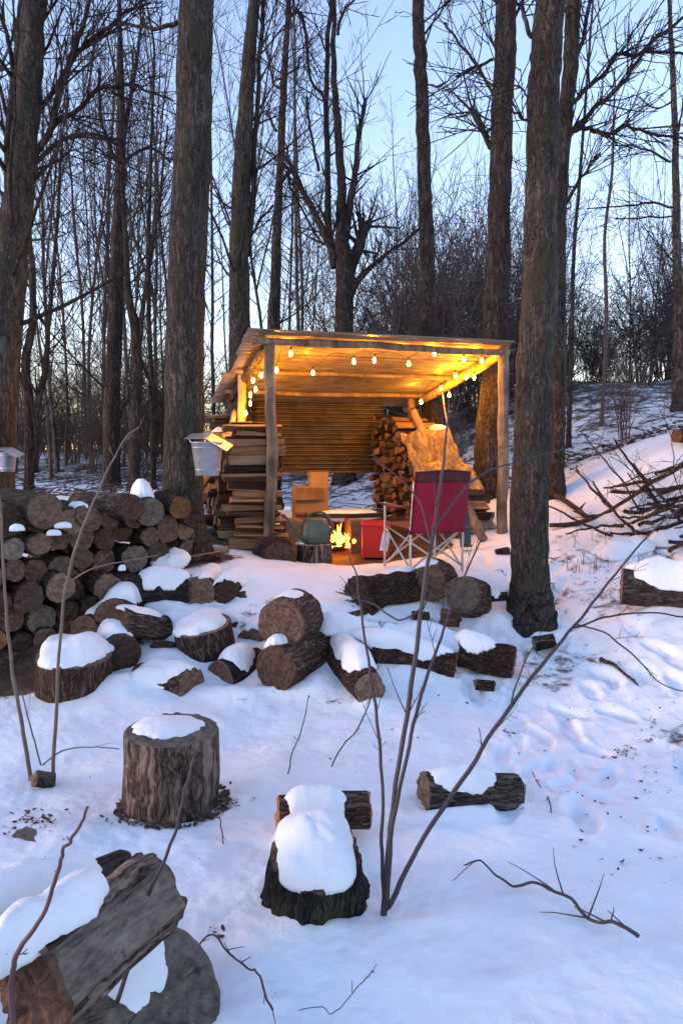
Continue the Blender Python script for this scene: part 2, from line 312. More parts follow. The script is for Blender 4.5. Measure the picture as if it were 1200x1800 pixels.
class Tubes:
    """collects polylines with radii and builds them as one mesh"""
    def __init__(s): s.V = []; s.F = []; s.n = 0
    def add(s, pts, rad, k=None, cap=True, wob=0, seed=0, foot=None):
        P = np.asarray(pts, float); rr = np.asarray(rad, float)
        if rr.ndim == 0: rr = np.full(len(P), float(rr))
        if k is None:
            m = rr.max(); k = 3 if m < .006 else 4 if m < .015 else 6 if m < .05 else 12
        T = np.gradient(P, axis=0); T /= np.maximum(np.linalg.norm(T, axis=1)[:, None], 1e-9)
        a = np.array([0, 0, 1.0]) if abs(T[0][2]) < .8 else np.array([1.0, 0, 0])
        ref = np.cross(T[0], a); Uv = ref[None] - T * (T @ ref)[:, None]; Uv /= np.maximum(np.linalg.norm(Uv, axis=1)[:, None], 1e-9)
        W = np.cross(T, Uv); th = np.arange(k) * 2 * math.pi / k
        rm = rr[:, None] * np.ones((1, k))
        if wob:
            for i in range(len(P)):
                for j in range(k):
                    q = Vector((math.cos(th[j]) * 2, math.sin(th[j]) * 2, P[i][2] * 1.6 + seed))
                    rm[i, j] *= 1 + wob * mn.noise(q) + wob * .5 * mn.noise(q * 3.1)
                    if foot is not None: fz = max(0, 1 - (P[i][2] - foot) / .42) ** 2; rm[i, j] *= 1 + fz * (.06 + .09 * math.sin(th[j] * 5 + seed) + .07 * mn.noise(q))
        ring = P[:, None, :] + rm[..., None] * (np.cos(th)[None, :, None] * Uv[:, None, :] + np.sin(th)[None, :, None] * W[:, None, :])
        s.V.append(ring.reshape(-1, 3)); n = len(P); b = s.n
        i, j = np.meshgrid(np.arange(n - 1), np.arange(k), indexing='ij'); j2 = (j + 1) % k
        s.F.append(np.stack([b + i * k + j, b + i * k + j2, b + (i + 1) * k + j2, b + (i + 1) * k + j], -1).reshape(-1, 4))
        s.n += n * k
        if cap and k > 3:
            s.caps = getattr(s, 'caps', []); s.caps.append(tuple(range(b, b + k))[::-1]); s.caps.append(tuple(range(b + (n - 1) * k, b + n * k)))
    def mesh(s, name, org=None):
        V = np.concatenate(s.V)
        if org is not None: V = V - np.array(org)[None]
        F = np.concatenate(s.F); me = bpy.data.meshes.new(name)
        caps = getattr(s, 'caps', []); nf = len(F)
        me.vertices.add(len(V)); me.vertices.foreach_set('co', V.ravel())
        lp = np.concatenate([F.ravel()] + [np.array(c) for c in caps]) if caps else F.ravel()
        me.loops.add(len(lp)); me.loops.foreach_set('vertex_index', lp.astype(np.int32))
        ls = list(range(0, nf * 4, 4)); p = nf * 4
        for c in caps: ls.append(p); p += len(c)
        me.polygons.add(len(ls)); me.polygons.foreach_set('loop_start', ls)
        me.update(calc_edges=True); me.validate(); return me
def cr(pts, rad, sub=4):
    """catmull-rom through points and radii"""
    P = np.asarray([list(p) for p in pts], float); rr = np.asarray(rad, float); n = len(P); out = []; ro = []
    for i in range(n - 1):
        p0, p1, p2, p3 = P[max(i - 1, 0)], P[i], P[i + 1], P[min(i + 2, n - 1)]
        for t in np.linspace(0, 1, sub, endpoint=False):
            out.append(.5 * ((2 * p1) + (-p0 + p2) * t + (2 * p0 - 5 * p1 + 4 * p2 - p3) * t * t + (-p0 + 3 * p1 - 3 * p2 + p3) * t ** 3)); ro.append(rr[i] * (1 - t) + rr[i + 1] * t)
    out.append(P[-1]); ro.append(rr[-1]); return np.array(out), np.array(ro)
def jitter(P, a):
    P = np.array(P); s = U(0, 99)
    for i in range(1, len(P) - 1):
        q = Vector((i * .45 + s, s, 0)); P[i] += np.array([mn.noise(q), mn.noise(q + Vector((7, 3, 1))), mn.noise(q + Vector((1, 9, 5)))]) * a
    return P
def box(V, F, c, s, rot=None):
    b = len(V); c = Vector(c)
    for x in (-1, 1):
        for y in (-1, 1):
            for z in (-1, 1):
                v = Vector((x * s[0] / 2, y * s[1] / 2, z * s[2] / 2))
                if rot: v = rot @ v
                V.append(c + v)
    for f in ((0, 1, 3, 2), (4, 6, 7, 5), (0, 4, 5, 1), (2, 3, 7, 6), (0, 2, 6, 4), (1, 5, 7, 3)): F.append(tuple(b + i for i in f))
def bevel(o, w=.005, seg=2):
    m = o.modifiers.new('bevel', 'BEVEL'); m.width = w; m.segments = seg; m.limit_method = 'ANGLE'; return o

# ------------------------------------------------------------------ ground sheet
ang = np.concatenate([np.linspace(-180, -34, 50, endpoint=False), np.linspace(-34, 34, 520, endpoint=False), np.linspace(34, 180, 50, endpoint=False)])
rad = np.concatenate([[.3, .8], np.exp(np.linspace(math.log(1.3), math.log(10), 520, endpoint=False)), np.exp(np.linspace(math.log(10), math.log(1500), 150))])
A, Rr = np.meshgrid(np.radians(ang), rad, indexing='ij')
GX = np.sin(A) * Rr; GY = np.cos(A) * Rr
GZ = gbase(GX, GY)
near = Rr < 9.5
Dn = np.zeros_like(GZ); Dn[near] = gadd(GX[near], GY[near], DENT)
nz = np.zeros_like(GZ)
for i in range(GZ.shape[0]):
    for j in range(GZ.shape[1]):
        r_ = Rr[i, j]
        if r_ < 40 and abs(ang[i]) < 36:
            q = Vector((GX[i, j], GY[i, j], 0))
            v = mn.noise(q * 1.1) * .05 + mn.noise(q * 3.3) * .018
            if r_ < 9.5: v += mn.noise(q * 9) * .006 + (mn.noise(q * 22) * .004 if r_ < 6.5 else 0)
            else: v += mn.noise(q * .5) * .12 * min(1, (r_ - 9.5) / 4)
            if GX[i, j] > .6 and 2 < GY[i, j] < 7: v += max(0, mn.noise(q * 6.5 + Vector((3, 3, 3)))) * -.03 * min(1, (GX[i, j] - .6) * 1.5)
            nz[i, j] = v
GZ = GZ + Dn + nz
def gzs(x, y):
    """height of the built surface"""
    a = math.degrees(math.atan2(x, y)); r = math.hypot(x, y)
    i = int(np.clip(np.searchsorted(ang, a) - 1, 0, len(ang) - 2)); j = int(np.clip(np.searchsorted(rad, r) - 1, 0, len(rad) - 2))
    return float(GZ[i:i + 2, j:j + 2].mean())
na, nr = GX.shape
V = np.stack([GX, GY, GZ], -1).reshape(-1, 3)
ii, jj = np.meshgrid(np.arange(na), np.arange(nr - 1), indexing='ij'); i2 = (ii + 1) % na
F = np.stack([ii * nr + jj, ii * nr + jj + 1, i2 * nr + jj + 1, i2 * nr + jj], -1).reshape(-1, 4)
me = bpy.data.meshes.new('snow_ground'); me.vertices.add(len(V)); me.vertices.foreach_set('co', V.ravel()); me.loops.add(F.size); me.loops.foreach_set('vertex_index', F.ravel().astype(np.int32))
me.polygons.add(len(F)); me.polygons.foreach_set('loop_start', np.arange(0, F.size, 4)); me.update(calc_edges=True)
if me.polygons[len(me.polygons) // 2].normal.z < 0: me.flip_normals()
ground = link('ground', me, 'snow_ground'); tag(ground, kind='structure')

# ------------------------------------------------------------------ logs, stumps, snow caps
def axis_matrix(p0, d):
    d = Vector(d).normalized(); return Matrix.Translation(Vector(p0)) @ d.to_track_quat('Z', 'Y').to_matrix().to_4x4()
def round_mesh(name, L, r0, r1, nseg=36, nz_=14, wob=.06, seed=0, flare=0, endrough=.009, sect=None, lobes=0, dish=0, ridge=.03):
    """log along local z; slot 0 bark, slot 1 cut ends, slot 2 split faces"""
    V = []; F = []; mi = []
    for i in range(nz_ + 1):
        t = i / nz_; z = L * t; rr = r0 + (r1 - r0) * t + flare * max(0, 1 - t * 2.2) ** 2
        for j in range(nseg):
            th = 2 * math.pi * j / nseg; q = Vector((math.cos(th) * 1.3 + seed, math.sin(th) * 1.3, z * 2.5 + seed * 3))
            k = 1 + wob * mn.noise(q) + wob * .5 * mn.noise(q * 2.7) + lobes * math.sin(th * 5 + seed) * max(0, 1 - t * 1.5)
            k += ridge * mn.noise(Vector((math.cos(th) * 9 + seed, math.sin(th) * 9, z * 3)))
            x, y = rr * k * math.cos(th), rr * k * math.sin(th)
            if sect:                       # cut away flat sides: list of (angle, distance fraction)
                for (a, dd) in sect:
                    n_ = Vector((math.cos(a), math.sin(a))); s = x * n_.x + y * n_.y; lim = dd * rr + (mn.noise(Vector((x * 9, y * 9, z * 3 + seed))) * .09 + mn.noise(Vector((x * 40, y * 40, z * 5 + seed))) * .04) * rr
                    if s > lim: x -= (s - lim) * n_.x; y -= (s - lim) * n_.y
            V.append((x, y, z))
    def onflat(j):
        if not sect: return False
        th = 2 * math.pi * (j + .5) / nseg; x, y = math.cos(th), math.sin(th)
        return any(x * math.cos(a) + y * math.sin(a) > dd for a, dd in sect)
    for i in range(nz_):
        for j in range(nseg):
            j2 = (j + 1) % nseg; F.append((i * nseg + j, i * nseg + j2, (i + 1) * nseg + j2, (i + 1) * nseg + j)); mi.append(2 if onflat(j) else 0)
    for end, base, sg in ((0, 0, -1), (1, nz_ * nseg, 1)):
        prev = list(range(base, base + nseg))
        for f in (.94, .7, .45, .2):
            cur = []
            for j in range(nseg):
                v = V[base + j]; x, y = v[0] * f, v[1] * f
                z = v[2] + sg * endrough * (mn.noise(Vector((x * 25 + seed, y * 25, end * 5))) * 2 + .6) - sg * dish * (1 - f)
                cur.append(len(V)); V.append((x, y, z))
            for j in range(nseg):
                j2 = (j + 1) % nseg; q = (prev[j], prev[j2], cur[j2], cur[j]); F.append(q if end else q[::-1]); mi.append(1)
            prev = cur
        F.append(tuple(prev) if end else tuple(prev[::-1])); mi.append(1)
    me = mesh_of(name, V, F, mi); 
    return me
def flat_ends(me):
    s = [p.material_index == 0 for p in me.polygons]; me.polygons.foreach_set('use_smooth', s)
def snow_patch(ctr, ax, hl, hw, surf, h, parent=None, seed=0, edge=.14, n=84, pw=5, name='snow_cap', p2=2.6):
    ctr = Vector(ctr); ax = Vector((ax[0], ax[1])).normalized(); pr = Vector((-ax.y, ax.x))
    V = []; F = []; rho = [0.001] + [.08 * i for i in range(1, 11)] + [.85, .89, .92, .945, .965, .98, .99, .997, 1.0]
    for k, r_ in enumerate(rho):
        for j in range(n):
            th = 2 * math.pi * j / n; c, s = math.cos(th), math.sin(th)
            e = (abs(c) ** p2 + abs(s) ** p2) ** (-1 / p2)
            f = e * (1 + (edge * mn.noise(Vector((c * 1.7 + seed, s * 1.7, seed))) * 1.4 + edge * .8 * mn.noise(Vector((c * 3 + seed, s * 4, 2))) + edge * .3 * mn.noise(Vector((c * 11 + seed, s * 11, 4)))) * r_ ** 4)
            u, w = r_ * f * c * hl, r_ * f * s * hw
            x = ctr.x + ax.x * u + pr.x * w; y = ctr.y + ax.y * u + pr.y * w
            hh = h * (.62 * (max(0, 1 - r_ ** pw)) ** .6 + .42 * (1 - r_ ** 2)) * (1 + .5 * mn.noise(Vector((x * 5, y * 5, seed))) + .16 * mn.noise(Vector((x * 12, y * 12, seed)))) + .004 * mn.noise(Vector((x * 34, y * 34, seed)))
            V.append((x, y, surf(x, y) + hh - (.012 if r_ == 1 else 0)))
    for k in range(len(rho) - 1):
        for j in range(n):
            j2 = (j + 1) % n; F.append((k * n + j, (k + 1) * n + j, (k + 1) * n + j2, k * n + j2))
    F.append(tuple(range(n)))
    b = (len(rho) - 1) * n; c0 = len(V); V.append((ctr.x, ctr.y, surf(ctr.x, ctr.y) - .015))
    for j in range(n): F.append((b + j, c0, b + (j + 1) % n))
    me = mesh_of(name, V, F)
    o = link(name, me, 'snow')
    if parent: adopt(o, parent)
    return o
def cyl_surf(p0, p1, r):
    p0 = Vector(p0); p1 = Vector(p1); a = Vector((p1.x - p0.x, p1.y - p0.y)); L = a.length; a = a / max(L, 1e-6)
    cs = math.cos(math.atan2(abs(p1.z - p0.z), L))
    def f(x, y):
        dx, dy = x - p0.x, y - p0.y; t = (dx * a.x + dy * a.y) / max(L, 1e-6); d = -dx * a.y + dy * a.x; t = min(max(t, -.1), 1.1)
        return p0.z + (p1.z - p0.z) * t + math.sqrt(max(r * r - min(abs(d), r * .97) ** 2, 0)) / cs - .004
    return f
def lying(name, label, cat, a, b, rpx, group=None, mats=('bark_log', 'end_brown', 'split_wood'), snow=None, r1=None, wob=.06, sect=None, seg=40, nz_=16, auto=True, seed=None, ridge=.03, sectw=None, **kw):
    """a, b = (px, py[, Y]) of the two end centres; distance from the contact with the ground when not given"""
    def pt(e):
        if len(e) == 3: return at(*e)
        h = hit(e[0], e[1] + rpx * .9); return at(e[0], e[1], h.y)
    p0, p1 = pt(a), pt(b); r0 = pxm(rpx, p0.y); rr1 = pxm(r1, p1.y) if r1 else r0
    seed = U(0, 50) if seed is None else seed; L = (p1 - p0).length
    if sectw:
        Rm = axis_matrix(p0, p1 - p0).to_3x3().transposed(); sect = []
        for (wd, dd) in sectw: q = Rm @ Vector(wd); sect.append((math.atan2(q.y, q.x), dd))
    me = round_mesh(name, L, r0, rr1, seg, max(8, min(nz_, int(L / r0 * 6))), wob, seed, sect=sect, ridge=ridge, **kw)
    o = link(name, me, mats); flat_ends(me); o.matrix_world = axis_matrix(p0, p1 - p0); tag(o, label, cat, group)
    if snow:                     # (start fraction, end fraction, half width fraction, thickness)
        s0, s1, wf, h = snow[:4]; sh = snow[4] if len(snow) > 4 else 0
        ca = p0.lerp(p1, (s0 + s1) / 2); ax = (p1 - p0); r_ = (r0 + rr1) / 2; pr = Vector((-ax.y, ax.x, 0)).normalized()
        horiz = math.hypot(ax.x, ax.y)
        snow_patch(ca + pr * r_ * sh, ax, horiz * (s1 - s0) / 2, r_ * wf, cyl_surf(p0, p1, r_), h, o, seed)
    return o
def upright(name, label, cat, x, ytop, ybot, w, Y=None, lean=(0, 0), group=None, mats=('bark_log', 'end_grey', 'split_wood'), snow=None, wtop=None, flare=0, seg=52, wob=.05, nz_=16, sect=None, lobes=0, dish=0, bury=.04, seed=None, snow_name='snow_cap', ridge=.03, xt=None, snow_kw={}):
    base = hit(x, ybot) if Y is None else at(x, ybot, Y)
    # ybot is the front foot in the photo: the axis stands a radius behind it
    r0 = pxm(w / 2, base.y); base = base + Vector((base.x / base.y, 1, 0)) * r0 * .9; base.x = at(x, ybot, base.y).x; base.z = gz(base.x, base.y) if Y is None else base.z
    rt = r0 if wtop is None else pxm(wtop / 2, base.y)
    top = at(x if xt is None else xt, ytop, base.y)
    H = top.z - base.z; seed = U(0, 50) if seed is None else seed
    d = Vector((lean[0] + (top.x - base.x) / H, lean[1], 1)).normalized()
    p0 = base - d * bury; me = round_mesh(name, (H + bury) / d.z, r0, rt, seg, nz_, wob, seed, flare, sect=sect, lobes=lobes, dish=dish, ridge=ridge)
    o = link(name, me, mats); flat_ends(me); o.matrix_world = axis_matrix(p0, d); tag(o, label, cat, group)
    T = p0 + d * (H + bury) / d.z
    if snow:                     # (half length fraction, half width fraction, dx, dy, thickness)
        a, b, dx, dy, h = snow; c = T + Vector((dx * rt, dy * rt, 0))
        pl = lambda X, Y_: T.z - (d.x * (X - T.x) + d.y * (Y_ - T.y)) / d.z - dish * .3 + .002
        snow_patch(c, (1, .15), rt * a, rt * b, pl, h, o, seed, name=snow_name, **snow_kw)
    return o, T, rt

# --- foreground
upright('tree_stump', 'low mossy dark stump with a thick pillow of snow, nearest the centre', 'stump', 560, 1492, 1632, 205, wtop=168, flare=.035, mats=('bark_moss', 'end_dark', 'split_wood'), lobes=.02, wob=.16, nz_=30, seg=110, lean=(0, -.22),
        snow=(.84, 1.05, -.06, .06, .10), seed=3, ridge=.07, snow_kw=dict(edge=.07, p2=3.6, pw=7))
lying('split_log', 'orange brown split log lying in snow just behind the mossy stump', 'log', (490, 1432, 3.0), (646, 1424, 3.05), 32, mats=('bark_red', 'end_orange', 'split_tan'), wob=.16, snow=(.10, .74, 1.2, .055, -.25), seed=9)
o_st, T_st, r_st = upright('cut_stump', 'tall weathered grey chopping round with thin snow on its top', 'stump', 303, 1283, 1452, 178, mats=('bark_peeled', 'end_grey', 'split_wood'), wob=.05, nz_=20, seg=90, snow=(.74, .62, -.12, .12, .035), seed=5, dish=.004)
lying('cut_log', 'short grey log with furrowed bark and snow, alone on the right', 'log', (744, 1395, 3.32), (906, 1397, 3.4), 38, r1=38, mats=('bark_grey', 'end_brown', 'split_wood'), snow=(.08, .78, .72, .05, -.15), nz_=26, seg=60, seed=11)
# bottom left: split half log and the big slab beneath it
lying('split_log', 'big split half log with snow on its back in the bottom left corner', 'log', (64, 1742, 1.60), (268, 1572, 2.02), 92, r1=72, mats=('bark_peeled', 'end_dark', 'split_grey'), sectw=[((.45, -.75, .45), .80)], seg=120, nz_=44, wob=.12, ridge=.05,
      snow=(-.25, .62, .74, .10, .45), seed=21, endrough=.02)
lying('cut_log', 'dark log half out of frame at the left edge behind the split log', 'log', (-60, 1640, 2.0), (215, 1530, 2.45), 44, mats=('bark_dark', 'end_grey', 'split_grey'), snow=(.05, .8, 1.05, .09), nz_=24, seg=60, seed=23)
upright('sawn_round', 'wide sawn grey round with long cracks and ragged snow, bottom left', 'stump', 236, 1782, 1900, 320, Y=None, mats=('bark_grey', 'end_big', 'split_grey'), lean=(.30, -.62), seg=110, nz_=10, wob=.05, ridge=.012, snow=(.42, .62, -.30, .42, .026), seed=31, bury=.3)
lying('wood_scrap', 'grey flake of old wood in dead leaves at the left edge', 'wood scrap', (35, 1462, 3.0), (88, 1482, 2.95), 17, mats=('bark_grey', 'end_grey', 'split_grey'), sect=[(1.5, .2), (-1.5, .2)], seed=33)
lying('wood_scrap', 'small brown block between the two pale stems at left', 'wood scrap', (62, 1368, 3.5), (92, 1372, 3.55), 15, mats=('bark_grey', 'end_brown', 'split_tan'), sect=[(.5, .6)], seed=34)
# --- middle row
upright('tree_stump', 'fat stump with a deep snow hat in front of the log pile', 'stump', 130, 1150, 1232, 133, mats=('bark_red', 'end_brown', 'split_wood'), lean=(.02, -.12), snow=(.95, .95, -.02, .1, .10), seed=41, wob=.08, seg=70)
upright('cut_stump', 'tilted round with oval snow cap in the middle of the log rows', 'stump', 364, 1096, 1168, 104, mats=('bark_log', 'end_brown', 'split_wood'), lean=(-.16, -.2), snow=(.88, .9, -.05, .05, .07), seed=43, seg=70)
lying('split_log', 'split log with bright orange face beside the dark snowy round', 'log', (205, 1100, 5.15), (282, 1112, 5.5), 34, mats=('bark_log', 'end_dark', 'split_tan'), sect=[(-1.4, .25)], snow=(.05, 1.0, .6, .035), seed=45)
lying('cut_log', 'dark round under a snow lump behind the orange split log', 'log', (200, 1088, 5.35), (232, 1066, 5.8), 36, mats=('bark_dark', 'end_dark', 'split_wood'), snow=(.1, .9, .95, .09), seed=46)
lying('cut_log', 'low log buried in snow with its dark end towards the left stump', 'log', (338, 1205, 4.82), (250, 1196, 5.05), 33, mats=('bark_red', 'end_dark', 'split_wood'), snow=(.0, .95, 1.0, .05), seed=47)
lying('cut_log', 'slim log tapering into the snow below the tilted round', 'log', (228, 1203, 4.88), (318, 1208, 4.85), 20, mats=('bark_red', 'end_brown', 'split_wood'), snow=(.1, .95, 1.1, .05), r1=26, seed=48)
lying('cut_log', 'dark log between the tilted round and the big brown log', 'log', (388, 1192, 4.98), (452, 1166, 5.25), 33, mats=('bark_dark', 'end_dark', 'split_wood'), snow=(.1, .8, .9, .06), seed=49)
lying('cut_log', 'big brown log with round end facing left, centre of the row', 'log', (484, 1176, 4.85), (566, 1142, 5.4), 42, r1=44, mats=('bark_red', 'end_dark', 'split_wood'), snow=(.0, .3, .45, .05, .3), seed=50, seg=60, nz_=24)
lying('cut_log', 'round leaning up on the big brown log with its cut face showing', 'log', (494, 1098, 4.95), (524, 1080, 5.25), 45, r1=47, mats=('bark_red', 'end_dark', 'split_wood'), seed=51, seg=60, snow=(.2, .9, .5, .02))
lying('cut_log', 'snow covered log pointing at the viewer right of the big brown log', 'log', (650, 1212, 4.62), (598, 1150, 5.25), 29, r1=34, mats=('bark_rot', 'end_brown', 'split_wood'), snow=(.12, 1.05, 1.0, .08), seed=52, wob=.14)
lying('rotten_log', 'long dark rotten log beneath a ridge of snow', 'log', (655, 1143, 5.15), (798, 1168, 5.1), 27, r1=22, mats=('bark_rot', 'end_dark', 'split_wood'), snow=(-.25, .98, 1.25, .07, .3), wob=.35, ridge=.15, seed=53, nz_=30, seg=60)
lying('rotten_log', 'reddish broken log chunk with snow, left of the big right trunk', 'log', (808, 1146, 5.2), (902, 1166, 5.1), 22, r1=30, mats=('bark_rot', 'end_brown', 'split_wood'), snow=(-.1, .68, 1.2, .06, .3), wob=.5, ridge=.2, seed=54, nz_=26, seg=60)
lying('wood_scrap', 'small dark chunk sunk in snow below the reddish log chunk', 'wood scrap', (836, 1203, 4.95), (866, 1206, 4.95), 9, mats=('bark_rot', 'end_dark', 'split_wood'), wob=.3, seed=55)
lying('wood_scrap', 'lichen green stone like chunk at the foot of the big right trunk', 'wood scrap', (938, 1132, 5.5), (972, 1126, 5.5), 13, mats=('bark_moss', 'end_grey', 'split_wood'), wob=.3, seed=56)
lying('wood_scrap', 'small dark block tucked behind the tilted round on its left', 'wood scrap', (275, 1140, 5.3), (306, 1146, 5.25), 17, mats=('bark_log', 'end_dark', 'split_wood'), seed=57)
lying('cut_log', 'half buried log with thick snow behind the tilted round', 'log', (255, 1086, 5.7), (420, 1108, 5.55), 22, mats=('bark_red', 'end_dark', 'split_wood'), snow=(-.02, 1.0, 1.1, .07), seed=58, nz_=24)
lying('cut_log', 'long dark log holding up the snow terrace at its left side', 'log', (228, 1036, 5.72), (335, 1036, 5.76), 27, mats=('bark_dark', 'end_dark', 'split_wood'), snow=(.15, 1.0, 1.0, .06), seed=60)
lying('cut_log', 'dark knobbly log end in the terrace wall, middle one', 'log', (350, 1040, 5.68), (380, 1020, 6.3), 28, mats=('bark_dark', 'end_dark', 'split_wood'), snow=(.0, 1.0, 1.0, .05), seed=61, wob=.12)
lying('cut_log', 'dark log at the right end of the left terrace wall', 'log', (392, 1040, 5.68), (425, 1018, 6.2), 22, mats=('bark_dark', 'end_dark', 'split_wood'), snow=(.0, 1.0, 1.1, .06), seed=62)
lying('wood_scrap', 'small brown wedge beside the left terrace wall', 'wood scrap', (398, 1058, 5.78), (432, 1050, 5.8), 12, mats=('bark_red', 'end_brown', 'split_wood'), seed=63)
lying('rotten_log', 'dark crumbling root mass below the camp chair', 'log', (632, 1062, 5.7), (720, 1036, 6.05), 40, r1=30, mats=('bark_rot', 'end_dark', 'split_wood'), wob=.55, ridge=.22, seed=64, seg=90, nz_=44, snow=(.3, 1.1, .8, .05, .4))
lying('cut_log', 'rounded brown log end under snow below the camp chair', 'log', (752, 1026, 5.95), (770, 1016, 6.3), 34, r1=34, mats=('bark_red', 'end_brown', 'split_wood'), seed=65, snow=(-.1, .8, .6, .03, .3), wob=.1)
lying('cut_log', 'tan egg shaped round leaning right of the brown log end', 'log', (812, 1044, 5.72), (832, 1054, 5.95), 34, r1=36, mats=('bark_red', 'end_grey', 'split_wood'), seed=66, wob=.12)
lying('wood_scrap', 'reddish curved bark piece lying in front of the egg shaped round', 'wood scrap', (725, 1084, 5.62), (752, 1086, 5.62), 11, mats=('bark_rot', 'end_brown', 'split_wood'), seed=67)
lying('wood_scrap', 'orange brown wood piece touching the egg shaped round', 'wood scrap', (776, 1084, 5.6), (806, 1088, 5.6), 15, mats=('bark_red', 'end_brown', 'split_wood'), seed=68)
lying('cut_log', 'thin brown log sticking out of snow left of the root mass', 'log', (585, 1096, 5.5), (640, 1082, 5.65), 13, mats=('bark_red', 'end_brown', 'split_wood'), seed=69)
lying('wood_scrap', 'dark bark slab on pink lit snow left of the big right trunk', 'wood scrap', (862, 1050, 6.0), (890, 1048, 6.0), 8, mats=('bark_dark', 'end_dark', 'split_wood'), seed=70, snow=(-.1, .6, 1.0, .04))
lying('wood_scrap', 'short dark stub on the lit snow near the right post', 'wood scrap', (872, 972, 6.9), (893, 968, 6.9), 7, mats=('bark_dark', 'end_dark', 'split_wood'), seed=71)
lying('cut_log', 'long log with thick snow on top at the right edge', 'log', (1092, 1030, 5.75), (1290, 1046, 5.5), 33, mats=('bark_grey', 'end_brown', 'split_wood'), snow=(.02, 1.0, 1.0, .09), nz_=30, seg=60, seed=72)
lying('cut_log', 'dark log end poking in at the right edge on the snow crest', 'log', (1188, 766, 8.5), (1240, 770, 8.7), 12, mats=('bark_dark', 'end_orange', 'split_wood'), seed=73)
lying('cut_log', 'dark bark round lying against the foot of the left post', 'log', (492, 985, 6.75), (480, 975, 7.1), 31, r1=36, mats=('bark_dark', 'end_dark', 'split_wood'), seed=74, wob=.15)
lying('wood_scrap', 'tan wood slab at the foot of the bucket tree', 'wood scrap', (318, 983, 6.25), (385, 972, 6.4), 11, mats=('bark_red', 'end_orange', 'split_tan'), sect=[(1.5, .3)], seed=75)
lying('wood_scrap', 'flat tan board end right of the bucket tree foot', 'wood scrap', (345, 973, 6.6), (398, 966, 6.8), 7, mats=('split_tan', 'end_orange', 'split_tan'), seed=76)
lying('cut_log', 'fat dark round behind the fat stump, half under snow', 'log', (215, 1150, 5.0), (196, 1120, 5.35), 34, mats=('bark_log', 'end_dark', 'split_wood'), seed=101, snow=(.1, 1.0, .9, .06))
lying('cut_log', 'brown log end between the tilted round and the leaning round', 'log', (440, 1128, 5.35), (470, 1105, 5.8), 24, mats=('bark_red', 'end_brown', 'split_wood'), seed=102, snow=(.0, 1.0, 1.1, .06))
lying('cut_log', 'snowed over log along the brow right of the leaning round', 'log', (560, 1112, 5.35), (640, 1118, 5.3), 22, mats=('bark_red', 'end_brown', 'split_wood'), seed=103, snow=(-.1, 1.05, 1.15, .07))
lying('cut_log', 'rough dark log filling the gap behind the orange split log', 'log', (150, 1112, 5.35), (200, 1092, 5.7), 30, mats=('bark_log', 'end_dark', 'split_wood'), seed=104, snow=(.2, 1.0, .9, .07))
lying('cut_log', 'brown round half buried left of the dark root mass', 'log', (612, 1074, 5.75), (640, 1050, 6.1), 20, mats=('bark_red', 'end_brown', 'split_wood'), seed=105, snow=(.0, 1.0, .9, .04))
# snow lumps on the terrace brow are part of the ground sheet: extra patches lying on it
# --- log pile on the left: axis points back and left, ends face the viewer
PA, PB = Vector((-2.62, 4.95)), Vector((-1.28, 6.35))
pdir = (PB - PA).normalized(); pback = Vector((-pdir.y, pdir.x))
if pback.y < 0: pback = -pback
pb3 = Vector((pback.x * .85 , pback.y, 0)).normalized()
Lp = (PB - PA).length
ordn = ['lowest', 'second', 'third', 'fourth', 'fifth', 'sixth', 'seventh', 'eighth', 'ninth']
words_n = ['first', 'second', 'third', 'fourth', 'fifth', 'sixth', 'seventh', 'eighth', 'ninth', 'tenth', 'eleventh', 'twelfth', 'thirteenth', 'fourteenth', 'fifteenth', 'sixteenth', 'seventeenth', 'eighteenth']
random.seed(12)
z0 = .08; row = 0; z = z0
ptop = 1.24
while z < ptop - .04:
    rr_ = .094 + .016 * random.random(); s = -.25 + (row % 2) * rr_; col = 0
    while s < Lp + .02:
        r_ = rr_ * U(.72, 1.14); P = PA + pdir * (s + r_); g = gz(P.x, P.y) - .03
        zz = z + U(-.04, .035)
        if zz - r_ > g - .16:
            off = U(-.13, .10); p0 = Vector((P.x, P.y, zz)) - pb3 * off; Ln = U(.42, .75)
            d = pb3 + Vector((U(-.3, .2), U(-.05, .05), U(-.07, .07)))
            me = round_mesh('pile_log', Ln, r_, r_ * U(.9, 1.08), 30, 8, .17, U(0, 50), ridge=.08)
            em = random.choice(['end_brown', 'end_brown', 'end_dark', 'end_brown', 'end_dark', 'end_grey', 'end_dark']); 
            if row < 2 and random.random() < .35: em = 'end_orange'
            o = link('pile_log', me, (random.choice(['bark_log', 'bark_dark', 'bark_red']), em, 'split_wood')); flat_ends(me); o.matrix_world = axis_matrix(p0, d)
            col += 1
            tag(o, 'round log in the left pile, %s row, %s from its left end' % ((ordn[row] + (' row up' if row else '')).replace(' row up', ''), words_n[col - 1]), 'log', 'round logs stacked in the left pile')
        s += r_ * 2 + .004
    z += rr_ * 1.74; row += 1
G_ = 'round logs stacked in the left pile'
lying('pile_log', 'largest log on top of the pile with broad round end, far left', 'log', (80, 898, 5.35), (10, 892, 5.9), 32, r1=34, mats=('bark_moss', 'end_brown', 'split_wood'), seed=80, group=G_, seg=60)
lying('pile_log', 'long bark covered log lying across the top of the pile', 'log', (232, 893, 5.75), (140, 885, 6.3), 24, mats=('bark_log', 'end_dark', 'split_wood'), seed=81, group=G_, nz_=24)
lying('pile_log', 'pale ringed log end with a snow heap on it, top of the pile', 'log', (264, 900, 5.85), (240, 888, 6.5), 25, mats=('bark_dark', 'end_grey', 'split_wood'), seed=82, group=G_, snow=(.2, .9, .8, .12))
